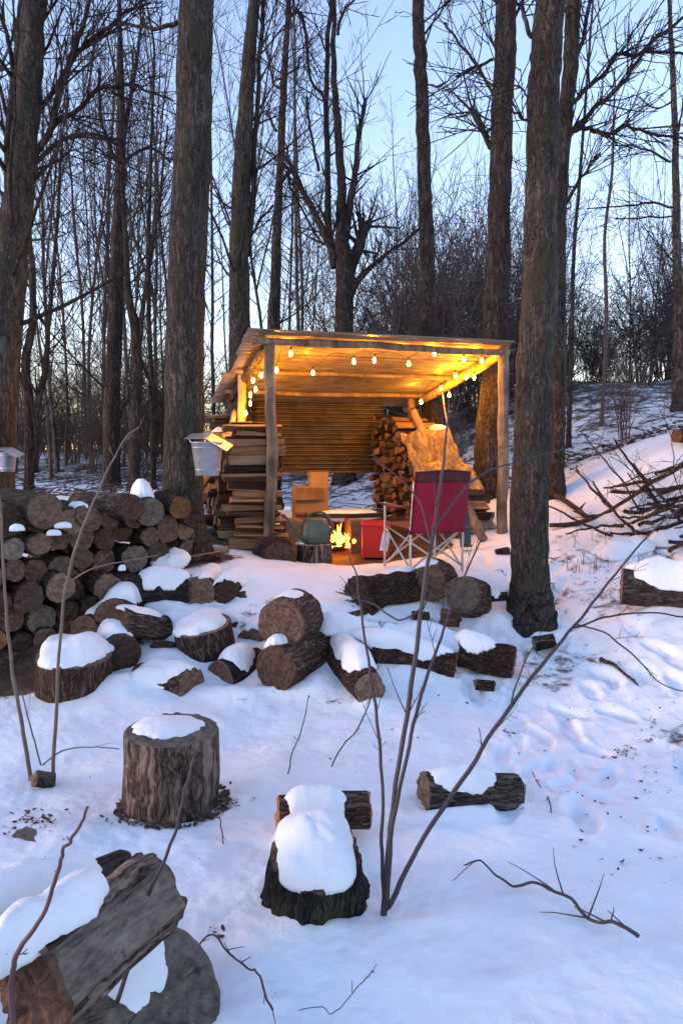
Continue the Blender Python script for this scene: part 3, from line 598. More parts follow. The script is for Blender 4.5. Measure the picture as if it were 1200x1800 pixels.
lying('pile_log', 'reddish log on top of the pile touching the bucket tree', 'log', (318, 893, 5.95), (280, 880, 6.5), 19, mats=('bark_rot', 'end_orange', 'split_wood'), seed=83, group=G_, wob=.14)
lying('pile_log', 'thin dark log on top of the pile left of the long one', 'log', (150, 905, 5.5), (110, 893, 6.1), 17, mats=('bark_dark', 'end_dark', 'split_wood'), seed=84, group=G_, snow=(.0, .5, .8, .02))
snow_patch(at(300, 985, 6.1), (1, .4), .16, .13, lambda x, y: gzs(x, y) + .07, .10, None, 5, name='snow_lump')
tag(bpy.data.objects['snow_lump'], 'loose snow lump beside the right end of the log pile', 'snow lump')

for i_, (px, py, Y, s_) in enumerate([(96, 938, 5.25, .05), (30, 930, 5.1, .05), (215, 1000, 5.6, .03), (112, 925, 5.35, .06)]):
    p_ = at(px, py, Y - .04); snow_patch(p_, (1, .5), s_, s_ * .6, (lambda z_: (lambda x, y: z_))(p_.z), .03, None, i_ * 2.0, n=24, name='snow_tuft')
    tag(bpy.data.objects['snow_tuft' if not i_ else 'snow_tuft.%03d' % i_], ['snow tuft caught under the largest log of the left pile', 'snow tuft on the left pile at the frame edge', 'small snow tuft in the middle of the left pile', 'snow tuft on the left pile right of the largest log'][i_], 'snow tuft')
# ------------------------------------------------------------------ shelter
AL = math.atan(.29); SU = Vector((math.cos(AL), math.sin(AL), 0)); SV = Vector((-math.sin(AL), math.cos(AL), 0)); S0 = Vector((-.74, 7.2, 0))
WID, DEP = 2.62, 2.75; ZF, SLOPE = 2.74, .155
def sh(u, v, z): return S0 + SU * u + SV * v + Vector((0, 0, z))
def roofz(v): return ZF - SLOPE * v
shelter = empty('firewood_shelter', sh(WID / 2, 0, gz(*sh(WID / 2, 0, 0)[:2])))
tag(shelter, 'lean-to shelter of rough poles with a corrugated roof, lit warm from inside', 'shelter')
def pole(name, pts, rr, parent, mat='pole_wood', k=14, wob=.12, sub=6):
    t = Tubes(); P, Rr_ = cr(pts, rr, sub); t.add(jitter(P, .015), Rr_, k, wob=wob, seed=U(0, 30)); o = link(name, t.mesh(name, pts[0]), mat); o.location = pts[0]; adopt(o, parent); return o
lp = [at(473, 985, 7.2), at(474, 900, 7.2), at(479, 800, 7.2), at(475, 700, 7.2), at(474, 606, 7.2)]
pole('post', lp, [.05, .052, .058, .05, .052], shelter, 'pole_front')
pr_ = [at(881, 950, 7.92), at(884, 800, 7.92), at(883, 700, 7.92), at(884, 606, 7.92)]
pole('post', pr_, [.062, .058, .055, .052], shelter, 'pole_front')
pole('post', [at(424, 900, 8.6), at(424, 760, 8.55), at(427, 650, 8.5)], [.05, .048, .045], shelter)
pole('post', [at(735, 900, 9.9), at(728, 780, 9.9), at(722, 700, 9.9)], [.06, .055, .05], shelter)
pole('front_beam', [sh(-.12, -.02, ZF - .07), sh(.9, 0, ZF - .06), sh(1.7, 0, ZF - .075), sh(WID - .02, 0, ZF - .07)], [.034, .04, .034, .03], shelter, 'pole_front')
pole('rafter', [sh(.02, .0, roofz(0) - .10), sh(.03, 1.2, roofz(1.2) - .085), sh(0, 2.7, roofz(2.7) - .08)], [.045, .045, .04], shelter, 'bark_grey')
pole('rafter', [sh(WID - .1, .0, roofz(0) - .10), sh(WID - .12, 1.2, roofz(1.2) - .1), sh(WID - .12, 2.7, roofz(2.7) - .09)], [.045, .055, .05], shelter)
pole('crosspiece', [sh(-.1, 1.15, roofz(1.15) - .05), sh(1.2, 1.16, roofz(1.16) - .045), sh(WID + .02, 1.15, roofz(1.15) - .05)], [.022, .024, .022], shelter)
pole('crosspiece', [sh(-.1, 2.05, roofz(2.05) - .05), sh(1.2, 2.06, roofz(2.06) - .06), sh(WID + .02, 2.05, roofz(2.05) - .05)], [.028, .03, .028], shelter)
pole('brace', [at(414, 722, 8.6), at(392, 790, 8.1), at(345, 866, 7.6)], [.03, .032, .03], shelter)
pole('brace', [at(726, 722, 9.7), at(748, 768, 9.2), at(786, 838, 8.6), at(800, 870, 8.5)], [.05, .052, .05, .045], shelter)
pole('brace', [at(808, 862, 8.0), at(828, 905, 7.8), at(850, 950, 7.7)], [.045, .045, .045], shelter, 'split_wood')
pole('brace', [at(790, 872, 8.15), at(806, 920, 8.0), at(822, 962, 7.9)], [.03, .035, .035], shelter, 'bark_grey')
def corrugated(name, u0, u1, v0, v1, zf, amp=.019, pitch=.1, parent=None, vertical=False, vpos=0, sag=.0, rag=.02, seed=0, mat='corrugated'):
    n = int((v1 - v0) / pitch * 10); m = 14; V = []; F = []
    for side in (0, 1):
        for i in range(n + 1):
            v = v0 + (v1 - v0) * i / n
            for j in range(m + 1):
                t = j / m; ue0 = u0 - rag * max(0, mn.noise(Vector((v * 3, seed, 0)))) ; u = ue0 + (u1 + rag * mn.noise(Vector((v * 2, seed, 9))) - ue0) * t
                w = (amp * (1 - 2 * abs(math.sin(math.pi * v / pitch))) if vertical else amp * math.sin(2 * math.pi * v / pitch)) + sag * math.sin(math.pi * t) + .008 * mn.noise(Vector((u * 1.5, v * 1.5, seed))) - side * .0018
                V.append(sh(u, vpos + w, v) if vertical else sh(u, v, zf(v) + w))
    N1 = (n + 1) * (m + 1)
    for i in range(n):
        for j in range(m):
            a = i * (m + 1) + j; q = (a, a + 1, a + m + 2, a + m + 1); F.append(q); F.append(tuple(N1 + k for k in q[::-1]))
    for i in range(n):
        for j in (0, m):
            a = i * (m + 1) + j; b = a + m + 1; F.append((a, b, b + N1, a + N1))
    for j in range(m):
        for i in (0, n):
            a = i * (m + 1) + j; b = a + 1; F.append((a, b, b + N1, a + N1))
    o = link(name, mesh_of(name, V, F), mat); adopt(o, parent); return o
random.seed(5)
corrugated('roof_sheet', -.16, WID - .02, -.14, .72, lambda v: roofz(v) + .012, parent=shelter, seed=1)
corrugated('roof_sheet', -.13, WID - .04, .64, 1.5, lambda v: roofz(v) + .0, parent=shelter, seed=2, rag=.04)
corrugated('roof_sheet', -.19, WID - .07, 1.42, 2.25, lambda v: roofz(v) - .014, parent=shelter, seed=3, rag=.05)
corrugated('roof_sheet', -.2, WID - .09, 2.12, DEP, lambda v: roofz(v) - .035, parent=shelter, seed=4)
corrugated('back_panel', .35, 2.05, 1.36, 1.80, None, parent=shelter, vertical=True, vpos=2.5, pitch=.056, amp=.02, mat='dark_tin', seed=6)
corrugated('back_panel', .30, 2.0, 1.74, 2.12, None, parent=shelter, vertical=True, vpos=2.47, pitch=.056, amp=.02, mat='dark_tin', seed=7)
corrugated('back_panel', .3, 2.1, 2.06, 2.36, None, parent=shelter, vertical=True, vpos=2.56, pitch=.056, amp=.015, mat='dark_tin', seed=12)
corrugated('side_panel', -.36, -.14, 2.15, 2.4, lambda v: 2.05, parent=shelter, seed=8)
# rag of old tin on the left, below the roof edge
sp = corrugated('roof_sheet', -.45, .1, 1.9, 2.75, lambda v: 2.16 - .05 * v, parent=shelter, seed=9, rag=.05)
# snow ledge lying on the back of the roof is hidden; a thin frost strip lies on the front edge

# ------------------------------------------------------------------ firewood stacks
def firewood(o_name, L, w, h, seed):
    """split piece: wedge or half round cross-section along local z"""
    a = U(0, 6.28); kind = random.random()
    me = round_mesh(o_name, L, .5, .5 * U(.7, 1.1), 16, 7, .3, seed, sect=[(a, U(.1, .45)), (a + U(1.4, 2.4), U(.1, .5))] if kind < .75 else [(a, .3)], ridge=.1, endrough=.004)
    co = np.zeros(len(me.vertices) * 3); me.vertices.foreach_get('co', co); co = co.reshape(-1, 3)
    mn_, mx = co[:, :2].min(0), co[:, :2].max(0); c = (mn_ + mx) / 2; co[:, 0] = (co[:, 0] - c[0]) / (mx - mn_)[0] * w; co[:, 1] = (co[:, 1] - c[1]) / (mx - mn_)[1] * h; co[:, 2] -= L / 2
    me.vertices.foreach_set('co', co.ravel()); me.update(); me.polygons.foreach_set('use_smooth', [False] * len(me.polygons)); return me
random.seed(3)
FW_ = [firewood('firewood', .46, 1, 1, U(0, 90)) for _ in range(22)]
FWS = {}
def fw(u, v, z, w, h, L, along, label, group, front=False):
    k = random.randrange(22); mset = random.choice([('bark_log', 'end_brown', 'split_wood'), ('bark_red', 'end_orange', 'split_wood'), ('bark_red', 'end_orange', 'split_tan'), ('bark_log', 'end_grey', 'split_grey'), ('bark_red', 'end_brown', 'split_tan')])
    if front: mset = random.choice([('split_warm_lit', 'end_orange', 'split_tan'), ('split_warm_lit', 'end_orange', 'split_warm_lit'), ('split_tan', 'end_orange', 'split_warm_lit'), ('bark_red', 'end_orange', 'split_warm_lit')])  # front column gets its warm light from these wood colours
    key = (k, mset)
    if key not in FWS:
        me = FW_[k].copy(); FWS[key] = me
        for m in mset: me.materials.append(MATS[m])
    o = bpy.data.objects.new('firewood', FWS[key]); C.objects.link(o)
    d = (SU if along == 'u' else SV) + Vector((U(-.09, .09), U(-.09, .09), U(-.05, .05))); d.normalize()
    z_ax = d; x_ax = Vector((0, 0, 1)).cross(z_ax).normalized(); y_ax = z_ax.cross(x_ax)
    flip = random.choice([1, -1])
    M = Matrix((x_ax * w, y_ax * h, z_ax * flip * L / .46)).transposed().to_4x4(); M.translation = sh(u, v, z); o.matrix_world = M
    tag(o, label, 'firewood', group)
    return o
GL = 'split firewood stacked in the left wall of the shelter'; GR = 'split firewood stacked in the right wall of the shelter'
v = .0; col = 0
while v < 2.35:
    w = .17 if col else .2; top = 1.86 if col < 2 else (1.62 + .2 * math.sin(col * 1.7) + (.22 if col > 9 else 0))
    g = gz(*sh(-.07, v, 0)[:2]) - .04; z = g; row = 0
    while z < top:
        h = U(.065, .12) if col else U(.05, .105); row += 1
        uo = -.07 + U(-.05, .05) - (.10 if (col and row < 8) else 0)
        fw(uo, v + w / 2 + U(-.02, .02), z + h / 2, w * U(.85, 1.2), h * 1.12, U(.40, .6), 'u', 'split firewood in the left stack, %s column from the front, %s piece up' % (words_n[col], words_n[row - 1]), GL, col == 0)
        z += h
    v += w; col += 1
v = .15; col = 0
while v < 2.5:
    w = .185; top = min(2.0, 1.0 + v * .55) if v < 1.7 else 2.05; g = gz(*sh(WID - .35, v, 0)[:2]) - .05
    g = min(g, .66); z = g; row = 0
    while z < top:
        h = U(.08, .12); row += 1
        fw(WID - .30 - .05 * v + U(-.05, .05), v + w / 2 + U(-.02, .02), z + h / 2, w * 1.08, h * 1.1, U(.44, .54), 'u', 'split firewood in the right stack, %s column from the front, %s piece up' % (words_n[col], words_n[row - 1]), GR)
        z += h
    v += w; col += 1
# snow tufts caught in the left stack
t_i = 0
for (px, py, Y, s) in [(398, 872, 7.9, .06), (412, 890, 7.5, .05), (386, 760, 9.0, .10), (505, 893, 7.12, .035), (430, 800, 8.0, .05)]:
    p = at(px, py, Y); o = snow_patch(p, (1, .3), s, s * .7, (lambda z_: (lambda x, y: z_))(p.z - s * .4), s * .9, None, U(0, 9), n=24, name='snow_tuft')
    tag(o, ['snow tuft halfway down the outer side of the left stack', 'snow tuft low on the outer side of the left stack', 'snow patch on the old tin left of the shelter roof', 'snow tuft on the right face of the left stack', 'snow tuft under the lit back left post'][t_i], 'snow tuft'); t_i += 1

# ------------------------------------------------------------------ string lights
lights = empty('string_lights', sh(0, 0, ZF)); tag(lights, 'string of warm glowing bulbs hung under the shelter roof', 'string lights')
BP = [(433, 775, 8.45), (432, 726, 8.35), (440, 709, 8.2), (440, 694, 8.05), (445, 668, 7.95), (449, 684, 7.85), (459, 659, 7.6), (486, 650, 7.35), (511, 621, 7.38), (550, 655, 7.8), (622, 635, 7.6), (658, 633, 7.6), (718, 639, 7.75), (763, 621, 7.8), (815, 632, 8.0), (846, 633, 7.95),
      (833, 663, 8.3), (819, 663, 8.45), (800, 660, 8.6), (789, 694, 8.8), (775, 682, 9.0), (740, 706, 9.3)]
def lathe(name, prof, n, mat, parent=None, loc=(0, 0, 0), smooth=True, sx=1, sy=1):
    V = []; F = []
    for (r_, z_) in prof:
        for j in range(n): V.append((r_ * math.cos(2 * math.pi * j / n) * sx, r_ * math.sin(2 * math.pi * j / n) * sy, z_))
    for i in range(len(prof) - 1):
        for j in range(n): F.append((i * n + j, i * n + (j + 1) % n, (i + 1) * n + (j + 1) % n, (i + 1) * n + j))
    o = link(name, mesh_of(name, V, F), mat, None, smooth); o.location = loc
    if parent: adopt(o, parent)
    return o
wire_pts = []
for i, (px, py, Y) in enumerate(BP):
    p = at(px, py, Y)
    b = lathe('bulb', [(.001, -.028), (.008, -.026), (.014, -.016), (.0155, -.004), (.011, .010), (.007, .022)], 14, 'bulb_glow', None, p)
    s_ = lathe('socket', [(.001, .018), (.0105, .018), (.011, .05), (.006, .06), (.001, .06)], 10, 'wire_black', b, p) if False else None
    adopt(b, lights)
    s_ = lathe('socket', [(.001, .0225), (.0105, .0225), (.011, .05), (.006, .06), (.001, .06)], 10, 'wire_black', None, p); adopt(s_, b)
    if wire_pts:
        a = wire_pts[-1]; q = p + Vector((0, 0, .062)); up = max(roofz((a - S0).dot(SV)), 0)
        mid = a.lerp(q, .5); mid.z = max(a.z, q.z) + .03; mid.z = min(mid.z, roofz((mid - S0).dot(SV)) - .05)
        wire_pts.append(mid)
    wire_pts.append(p + Vector((0, 0, .062)))
t = Tubes(); P, Q = cr(wire_pts, [.0035] * len(wire_pts), 5); t.add(P, Q, 5); wo = link('wire', t.mesh('wire'), 'wire_black'); adopt(wo, lights)
t = Tubes(); P, Q = cr([at(777, 690, 8.9), at(781, 720, 8.8), at(785, 742, 8.75), at(788, 768, 8.7)], [.008] * 4, 4); t.add(P, Q, 6)
tag(link('strap', t.mesh('strap'), 'strap'), 'pink strap hanging below the lights on the right side', 'strap')

# ------------------------------------------------------------------ inside the shelter
# brown boxes behind the can
def boxobj(name, c, s, rz, mat, parent=None, bw=.006, tilt=0):
    V = []; F = []; box(V, F, (0, 0, 0), s); o = link(name, mesh_of(name, V, F), mat, None, False); o.location = c; o.rotation_euler = (0, tilt, rz); bevel(o, bw)
    if parent: adopt(o, parent)
    return o
b1 = at(545, 898, 9.1); bx = empty('brown_box', (b1.x, b1.y, at(545, 940, 9.1).z)); tag(bx, 'large brown box standing behind the watering can', 'box')
boxobj('side_wall', b1, (.40, .34, .60), .2, 'cardboard', bx); 
boxobj('flap', b1 + Vector((-.012, -.21, .22)), (.385, .006, .15), .2, 'board', bx, .002)
boxobj('batten', b1 + Vector((0.0, -.19, -.02)), (.39, .02, .03), .2, 'board', bx, .002)
b2 = at(559, 843, 9.1); bx2 = empty('small_box', b2 - Vector((0, 0, .09))); tag(bx2, 'narrow brown box on top of the large box', 'box')
boxobj('side_wall', b2 + Vector((0, 0, .005)), (.225, .2, .185), .2, 'cardboard', bx2); boxobj('lid', b2 + Vector((0, 0, .102)), (.235, .21, .012), .2, 'board', bx2, .002)
# hearth
hp = at(595, 950, 8.3); hz = gz(hp.x, hp.y); hearth = empty('fire_pit', (hp.x, hp.y, hz)); tag(hearth, 'block fire pit with slab on top and a burning fire', 'fire pit')
boxobj('block', (at(512, 945, 8.3).x, 8.3, hz + .16), (.2, .36, .38), .25, 'block', hearth, .012)
boxobj('block', (at(568, 945, 8.5).x, 8.52, hz + .14), (.2, .3, .36), .25, 'soot', hearth, .012)
boxobj('block', (at(622, 945, 8.3).x, 8.32, hz + .17), (.15, .36, .38), .2, 'block', hearth, .012)
boxobj('back_block', (hp.x + .0, 8.72, hz + .12), (.8, .12, .3), .25, 'soot', hearth, .012)
sl = boxobj('slab', (at(612, 915, 8.5).x, 8.5, hz + .385), (.78, .34, .05), .22, 'soot', hearth, .01)
sc_ = at(612, 910, 8.5)
snow_patch((sc_.x, 8.5, 0), (1, .22), .36, .15, lambda x, y: hz + .412, .03, hearth, 4, name='snow_layer')
for k in range(5):
    a = k * 1.3; p0 = Vector((hp.x + U(-.14, .14), 8.22 + U(-.05, .12), hz + .03 + .02 * k)); d = Vector((math.cos(a), math.sin(a) * .6, U(.0, .5)))
    me = round_mesh('ember_log', .26, .03, .026, 12, 4, .12, U(0, 9)); o = link('burning_log', me, ('soot', 'ember', 'soot')); o.matrix_world = axis_matrix(p0 - d * .12, d); adopt(o, hearth)
random.seed(8)
fl = empty('fire', (hp.x, 8.25, hz + .05)); tag(fl, 'small yellow orange fire burning between the blocks', 'fire')
for k in range(13):
    hgt = U(.14, .32) * (1 - .25 * abs(k - 6) / 6); bx_ = hp.x + (k - 6) * .022 + U(-.015, .015); by = 8.2 + U(-.07, .09); rr_ = U(.02, .034); prof = []; hgt *= .85
    V = []; F = []; n = 10; m = 12; ph = U(0, 6)
    for i in range(m + 1):
        t_ = i / m; r_ = rr_ * (math.sin(math.pi * min(1, t_ * .8 + .18)) ** .8) * (1 - t_) ** .5 + .0006; cx_ = .03 * math.sin(t_ * 4.5 + ph) * t_; cy_ = .02 * math.cos(t_ * 4 + ph) * t_
        for j in range(n): V.append((cx_ + r_ * math.cos(2 * math.pi * j / n), cy_ + r_ * .7 * math.sin(2 * math.pi * j / n), t_ * hgt))
    for i in range(m):
        for j in range(n): F.append((i * n + j, i * n + (j + 1) % n, (i + 1) * n + (j + 1) % n, (i + 1) * n + j))
    o = link('flame', mesh_of('flame', V, F), 'flame'); o.location = (bx_, by, hz + .04 + U(0, .03)); adopt(o, fl)
# red crate
rp = at(660, 985, 7.75); rz_ = gz(rp.x, rp.y); rc = empty('red_crate', (rp.x, 7.85, rz_)); tag(rc, 'bright red plastic crate beside the fire behind the chair', 'crate')
cw, cd, ch = .27, .3, .36
for (dx, dy, sx_, sy_) in ((0, -cd / 2, cw, .012), (0, cd / 2, cw, .012), (-cw / 2, 0, .012, cd - .012), (cw / 2, 0, .012, cd - .012)):
    boxobj('side_wall', (rp.x + dx, 7.85 + dy, rz_ + ch / 2), (sx_, sy_, ch), 0, 'red_plastic', rc, .004)
for (dx, dy, sx_, sy_) in ((0, -cd / 2 - .012, cw + .03, .012), (0, cd / 2 + .012, cw + .03, .012)):
    boxobj('rim', (rp.x + dx, 7.85 + dy, rz_ + ch - .02), (sx_, sy_, .03), 0, 'red_plastic', rc, .004)
boxobj('bottom', (rp.x, 7.85, rz_ + .01), (cw - .014, cd - .014, .012), 0, 'red_plastic', rc, .002)
# small stump and watering can
so, ST, sr = upright('chopping_block', 'small tan chopping block under the green watering can', 'stump', 553, 956, 995, 64, mats=('bark_peeled', 'end_grey', 'split_tan'), seed=90, bury=.1, snow=(.45, .4, -.55, -.1, .03))
cp = Vector((ST.x + .01, ST.y, ST.z + .006)); can = empty('watering_can', cp); tag(can, 'olive green watering can with long spout on the chopping block', 'watering can')
k_ = 7.1 / 1310
lathe('body', [(.001, 0), (.135, 0), (.145, .012), (.143, .10), (.132, .19), (.112, .235), (.075, .25), (.02, .252)], 36, 'can_green', can, cp, sy=.8)
lathe('rim', [(.138, 0.003), (.149, .003), (.150, .016), (.147, .02)], 36, 'can_rim', can, cp, sy=.8)
def tubeobj(name, pts, rr, mat, parent, k=10, sub=5, lab=None):
    t = Tubes(); P, Q = cr([Vector(p) for p in pts], rr, sub); t.add(P, Q, k); o = link(name, t.mesh(name, pts[0]), mat); o.location = Vector(pts[0]); adopt(o, parent); return o
tubeobj('spout', [cp + Vector(v) for v in [(-.11, -.02, .05), (-.17, -.03, .09), (-.21, -.035, .16), (-.25, -.04, .225), (-.30, -.045, .26)]], [.026, .022, .017, .014, .015], 'can_green', can)
lathe('rose', [(.001, -.004), (.014, -.004), (.02, .02), (.018, .024), (.001, .024)], 14, 'can_rim', can, cp + Vector((-.305, -.046, .258)))
tubeobj('handle', [cp + Vector(v) for v in [(-.08, 0, .235), (-.06, 0, .28), (.02, 0, .305), (.10, 0, .28), (.15, 0, .2), (.155, 0, .12), (.135, 0, .06)]], [.011] * 7, 'can_green', can)
# camp chair
chp = hit(768, 1004); chp = Vector((.72, 6.55, gz(.72, 6.55))); fwd = Vector((-.42, .9, 0)).normalized(); rgt = Vector((fwd.y, -fwd.x, 0))
chair = empty('camp_chair', chp); tag(chair, 'red folding camp chair with silver frame, seen from behind', 'chair')
def cl(r_, f_, z_): return chp + rgt * r_ + fwd * f_ + Vector((0, 0, z_))
HW, HD = .262, .225
def zf(r_, f_): q = cl(r_, f_, 0); return gz(q.x, q.y) - chp.z + .01
FZ = {(sx, sy): zf(sx * HW, sy * HD) for sx in (-1, 1) for sy in (-1, 1)}
for sx in (-1, 1):
    tubeobj('back_post', [cl(sx * HW, -HD, FZ[(sx, -1)]), cl(sx * HW, -HD - .01, .4), cl(sx * HW, -HD - .06, .80)], [.011] * 3, 'alu', chair)
    tubeobj('front_post', [cl(sx * HW, HD, FZ[(sx, 1)]), cl(sx * HW, HD, .3), cl(sx * HW, HD, .60)], [.011] * 3, 'alu', chair)
    tubeobj('side_brace', [cl(sx * (HW - .005), -HD, .05), cl(sx * (HW - .005), HD, .38)], [.009] * 2, 'alu', chair)
    tubeobj('side_brace', [cl(sx * (HW - .022), -HD, .38), cl(sx * (HW - .022), HD, .05)], [.009] * 2, 'alu', chair)
    # arm sling
    V = []; F = []
    for i in range(9):
        t_ = i / 8
        for j in (0, 1):
            for s_ in (0, 1): V.append(cl(sx * HW + (j - .5) * .09, -HD - .03 + t_ * (2 * HD + .06), .60 - .02 * math.sin(math.pi * t_) - s_ * .012))
    for i in range(8):
        a = i * 4; b = a + 4; F += [(a, a + 2, b + 2, b), (a + 1, b + 1, b + 3, a + 3), (a, b, b + 1, a + 1), (a + 2, a + 3, b + 3, b + 2)]
    F += [(0, 1, 3, 2), (32, 34, 35, 33)]
    o = link('armrest', mesh_of('armrest', V, F), 'maroon'); adopt(o, chair)
for (f_, nm) in ((-HD, 'back_brace'), (HD, 'front_brace')):
    tubeobj(nm, [cl(-HW, f_ - .012, .06), cl(HW, f_ - .012, .40)], [.009] * 2, 'alu', chair)
    tubeobj(nm, [cl(-HW, f_ + .012, .40), cl(HW, f_ + .012, .06)], [.009] * 2, 'alu', chair)
def panel(name, fn, nu, nv, th, mat, parent):
    V = []; F = []; nrm = fn(.5, .5); 
    for s_ in (0, 1):
        for i in range(nu + 1):
            for j in range(nv + 1): V.append(fn(i / nu, j / nv, s_ * th))
    N1 = (nu + 1) * (nv + 1)
    for i in range(nu):
        for j in range(nv):
            a = i * (nv + 1) + j; q = (a, a + 1, a + nv + 2, a + nv + 1); F.append(q); F.append(tuple(N1 + k for k in q[::-1]))
    for i in range(nu):
        for j in (0, nv): a = i * (nv + 1) + j; b = a + nv + 1; F.append((a, b, b + N1, a + N1))
    for j in range(nv):
        for i in (0, nu): a = i * (nv + 1) + j; b = a + 1; F.append((a, b, b + N1, a + N1))
    o = link(name, mesh_of(name, V, F), mat); adopt(o, parent); return o
def backf(a, b, d=0):
    r_ = (a - .5) * 2 * (HW + .012); z_ = .36 + b * .54; sag = -.085 * math.sin(math.pi * a) * (1 - .3 * b) + .014 * mn.noise(Vector((a * 4, b * 5, 1))) + .006 * mn.noise(Vector((a * 12, b * 3, 4)))
    top = -.02 * abs(a - .5) * 2 if b > .9 else 0
    return cl(r_, -HD - .02 - .07 * b + sag - d, z_ + top)
panel('backrest', backf, 16, 16, .004, 'red_fabric', chair)
def bandf(a, b, d=0): return backf(a, .80 + b * .2) + (-fwd) * (.006 + d)
panel('headrest_band', bandf, 16, 4, .004, 'maroon', chair)
def seatf(a, b, d=0): return cl((a - .5) * 2 * HW, -HD + b * (2 * HD + .03), .40 - .05 * math.sin(math.pi * a) * math.sin(math.pi * min(1, b + .1)) + .02 * b - d)
panel('seat', seatf, 12, 10, .006, 'maroon', chair)
for sx in (-1, 1):
    for z_ in (.37, .58): lathe('joint', [(.001, -.02), (.017, -.018), (.017, .018), (.001, .02)], 12, 'wire_black', chair, cl(sx * HW, -HD - .01, z_))
boxobj('care_tag', cl(-HW + .02, HD + .03, .24), (.075, .004, .17), .3, 'tag_white', chair, .001, .2)
# cup holder with bottle
lathe('cup_holder', [(.03, 0), (.04, .0), (.042, .1), (.038, .1)], 16, 'maroon', chair, cl(HW, HD * .5, .5))
# green rolled mat right of the chair
gp = at(818, 962, 7.3); tr_ = Tubes(); gr = empty('rolled_mat', gp); tag(gr, 'dark green rolled mat standing right of the camp chair', 'rolled mat')
tubeobj('roll', [gp, gp + Vector((-.01, .03, .25)), gp + Vector((-.03, .06, .47))], [.055, .058, .05], 'rolled_green', gr, 16)
tubeobj('band', [gp + Vector((-.006, .022, .19)), gp + Vector((-.008, .024, .21))], [.061, .061], 'bag_grey', gr, 16)
# crumpled plastic over the right stack
def film(a, b, d=0):
    # a across, b down the slope
    cs = [at(704, 762, 8.95), at(786, 752, 9.05), at(736, 850, 7.9), at(850, 868, 7.85)]
    p = (cs[0] * (1 - a) + cs[1] * a) * (1 - b) + (cs[2] * (1 - a) + cs[3] * a) * b
    n1 = mn.noise(Vector((a * 3.3, b * 3.3, 2))) * .09 + mn.noise(Vector((a * 8, b * 8, 5))) * .04 + abs(mn.noise(Vector((a * 15, b * 9, 8)))) * .05 + abs(mn.noise(Vector((a * 30, b * 24, 3)))) * .025
    e = Vector((mn.noise(Vector((b * 3, 3 * a, 1))) * .07, 0, mn.noise(Vector((a * 4, b * 2, 4))) * .06))
    return p + e + Vector((0, -.7, .7)) * (n1 - d)
fo = empty('plastic_sheet', at(775, 850, 8.4)); tag(fo, 'crumpled clear plastic sheet thrown over the right firewood stack', 'sheet')
panel('film', film, 80, 80, .002, 'plastic_film', fo)
p = at(770, 748, 9.4); o = snow_patch(p, (1, .3), .12, .10, lambda x, y: p.z - .05, .06, None, 2, name='snow_lump'); tag(o, 'wedge of snow on top of the right firewood stack', 'snow lump')
# interior dirt lies in the ground sheet

# ------------------------------------------------------------------ sap buckets
def bucket(c, s, label, rz=0, tilt=.16):
    b = empty('sap_bucket', c); tag(b, label, 'bucket', 'sap buckets hung on trees')
    n = 40; prof = [(.001, 0), (.095, 0), (.098, .006), (.131, .27), (.137, .276), (.133, .284), (.125, .276), (.09, .012), (.001, .012)]
    lathe('pail', [(r_ * s, z_ * s) for r_, z_ in prof], n, 'galv', b, c)
    for z_ in (.05, .235): lathe('band', [((.098 + .033 * z_ / .27) * s, z_ * s - .004), ((.102 + .033 * z_ / .27) * s, z_ * s), ((.098 + .033 * z_ / .27) * s, z_ * s + .004)], n, 'galv', b, c)
    # peaked lid, wider than the pail, tilted
    V = []; F = []
    for s_ in (0, 1):
        for (x, y, z_) in [(-.17, -.15, 0), (.19, -.15, -.045), (.19, .15, -.045), (-.17, .15, 0), (0.0, -.15, .028), (0.0, .15, .028)]: V.append((x * s, y * s, z_ * s - s_ * .002))
    F = [(0, 4, 5, 3), (4, 1, 2, 5), (9, 11, 10, 6), (11, 8, 7, 10), (0, 6, 10, 4), (4, 10, 7, 1), (1, 7, 8, 2), (2, 8, 11, 5), (5, 11, 9, 3), (3, 9, 6, 0)]
    o = link('lid', mesh_of('lid', V, F), 'galv_lid', None, False); o.location = Vector(c) + Vector((.01, 0, .305 * s)); o.rotation_euler = (R(10), tilt, rz); adopt(o, b)
    t = Tubes(); P, Q = cr([Vector(c) + Vector((-.13 * s, .0, .27 * s)), Vector(c) + Vector((-.15 * s, .02, .30 * s)), Vector(c) + Vector((-.17 * s, .08, .31 * s))], [.006] * 3, 3); t.add(P, Q, 6); o = link('hook', t.mesh('hook'), 'galv'); adopt(o, b)
bc = at(365, 836, 6.27); bucket(bc, 1.0, 'grey metal sap bucket with tilted lid hanging on the thick trunk')
bc2 = at(14, 829, 6.6); bucket(bc2, .6, 'small shiny sap bucket on the trunk at the left edge')

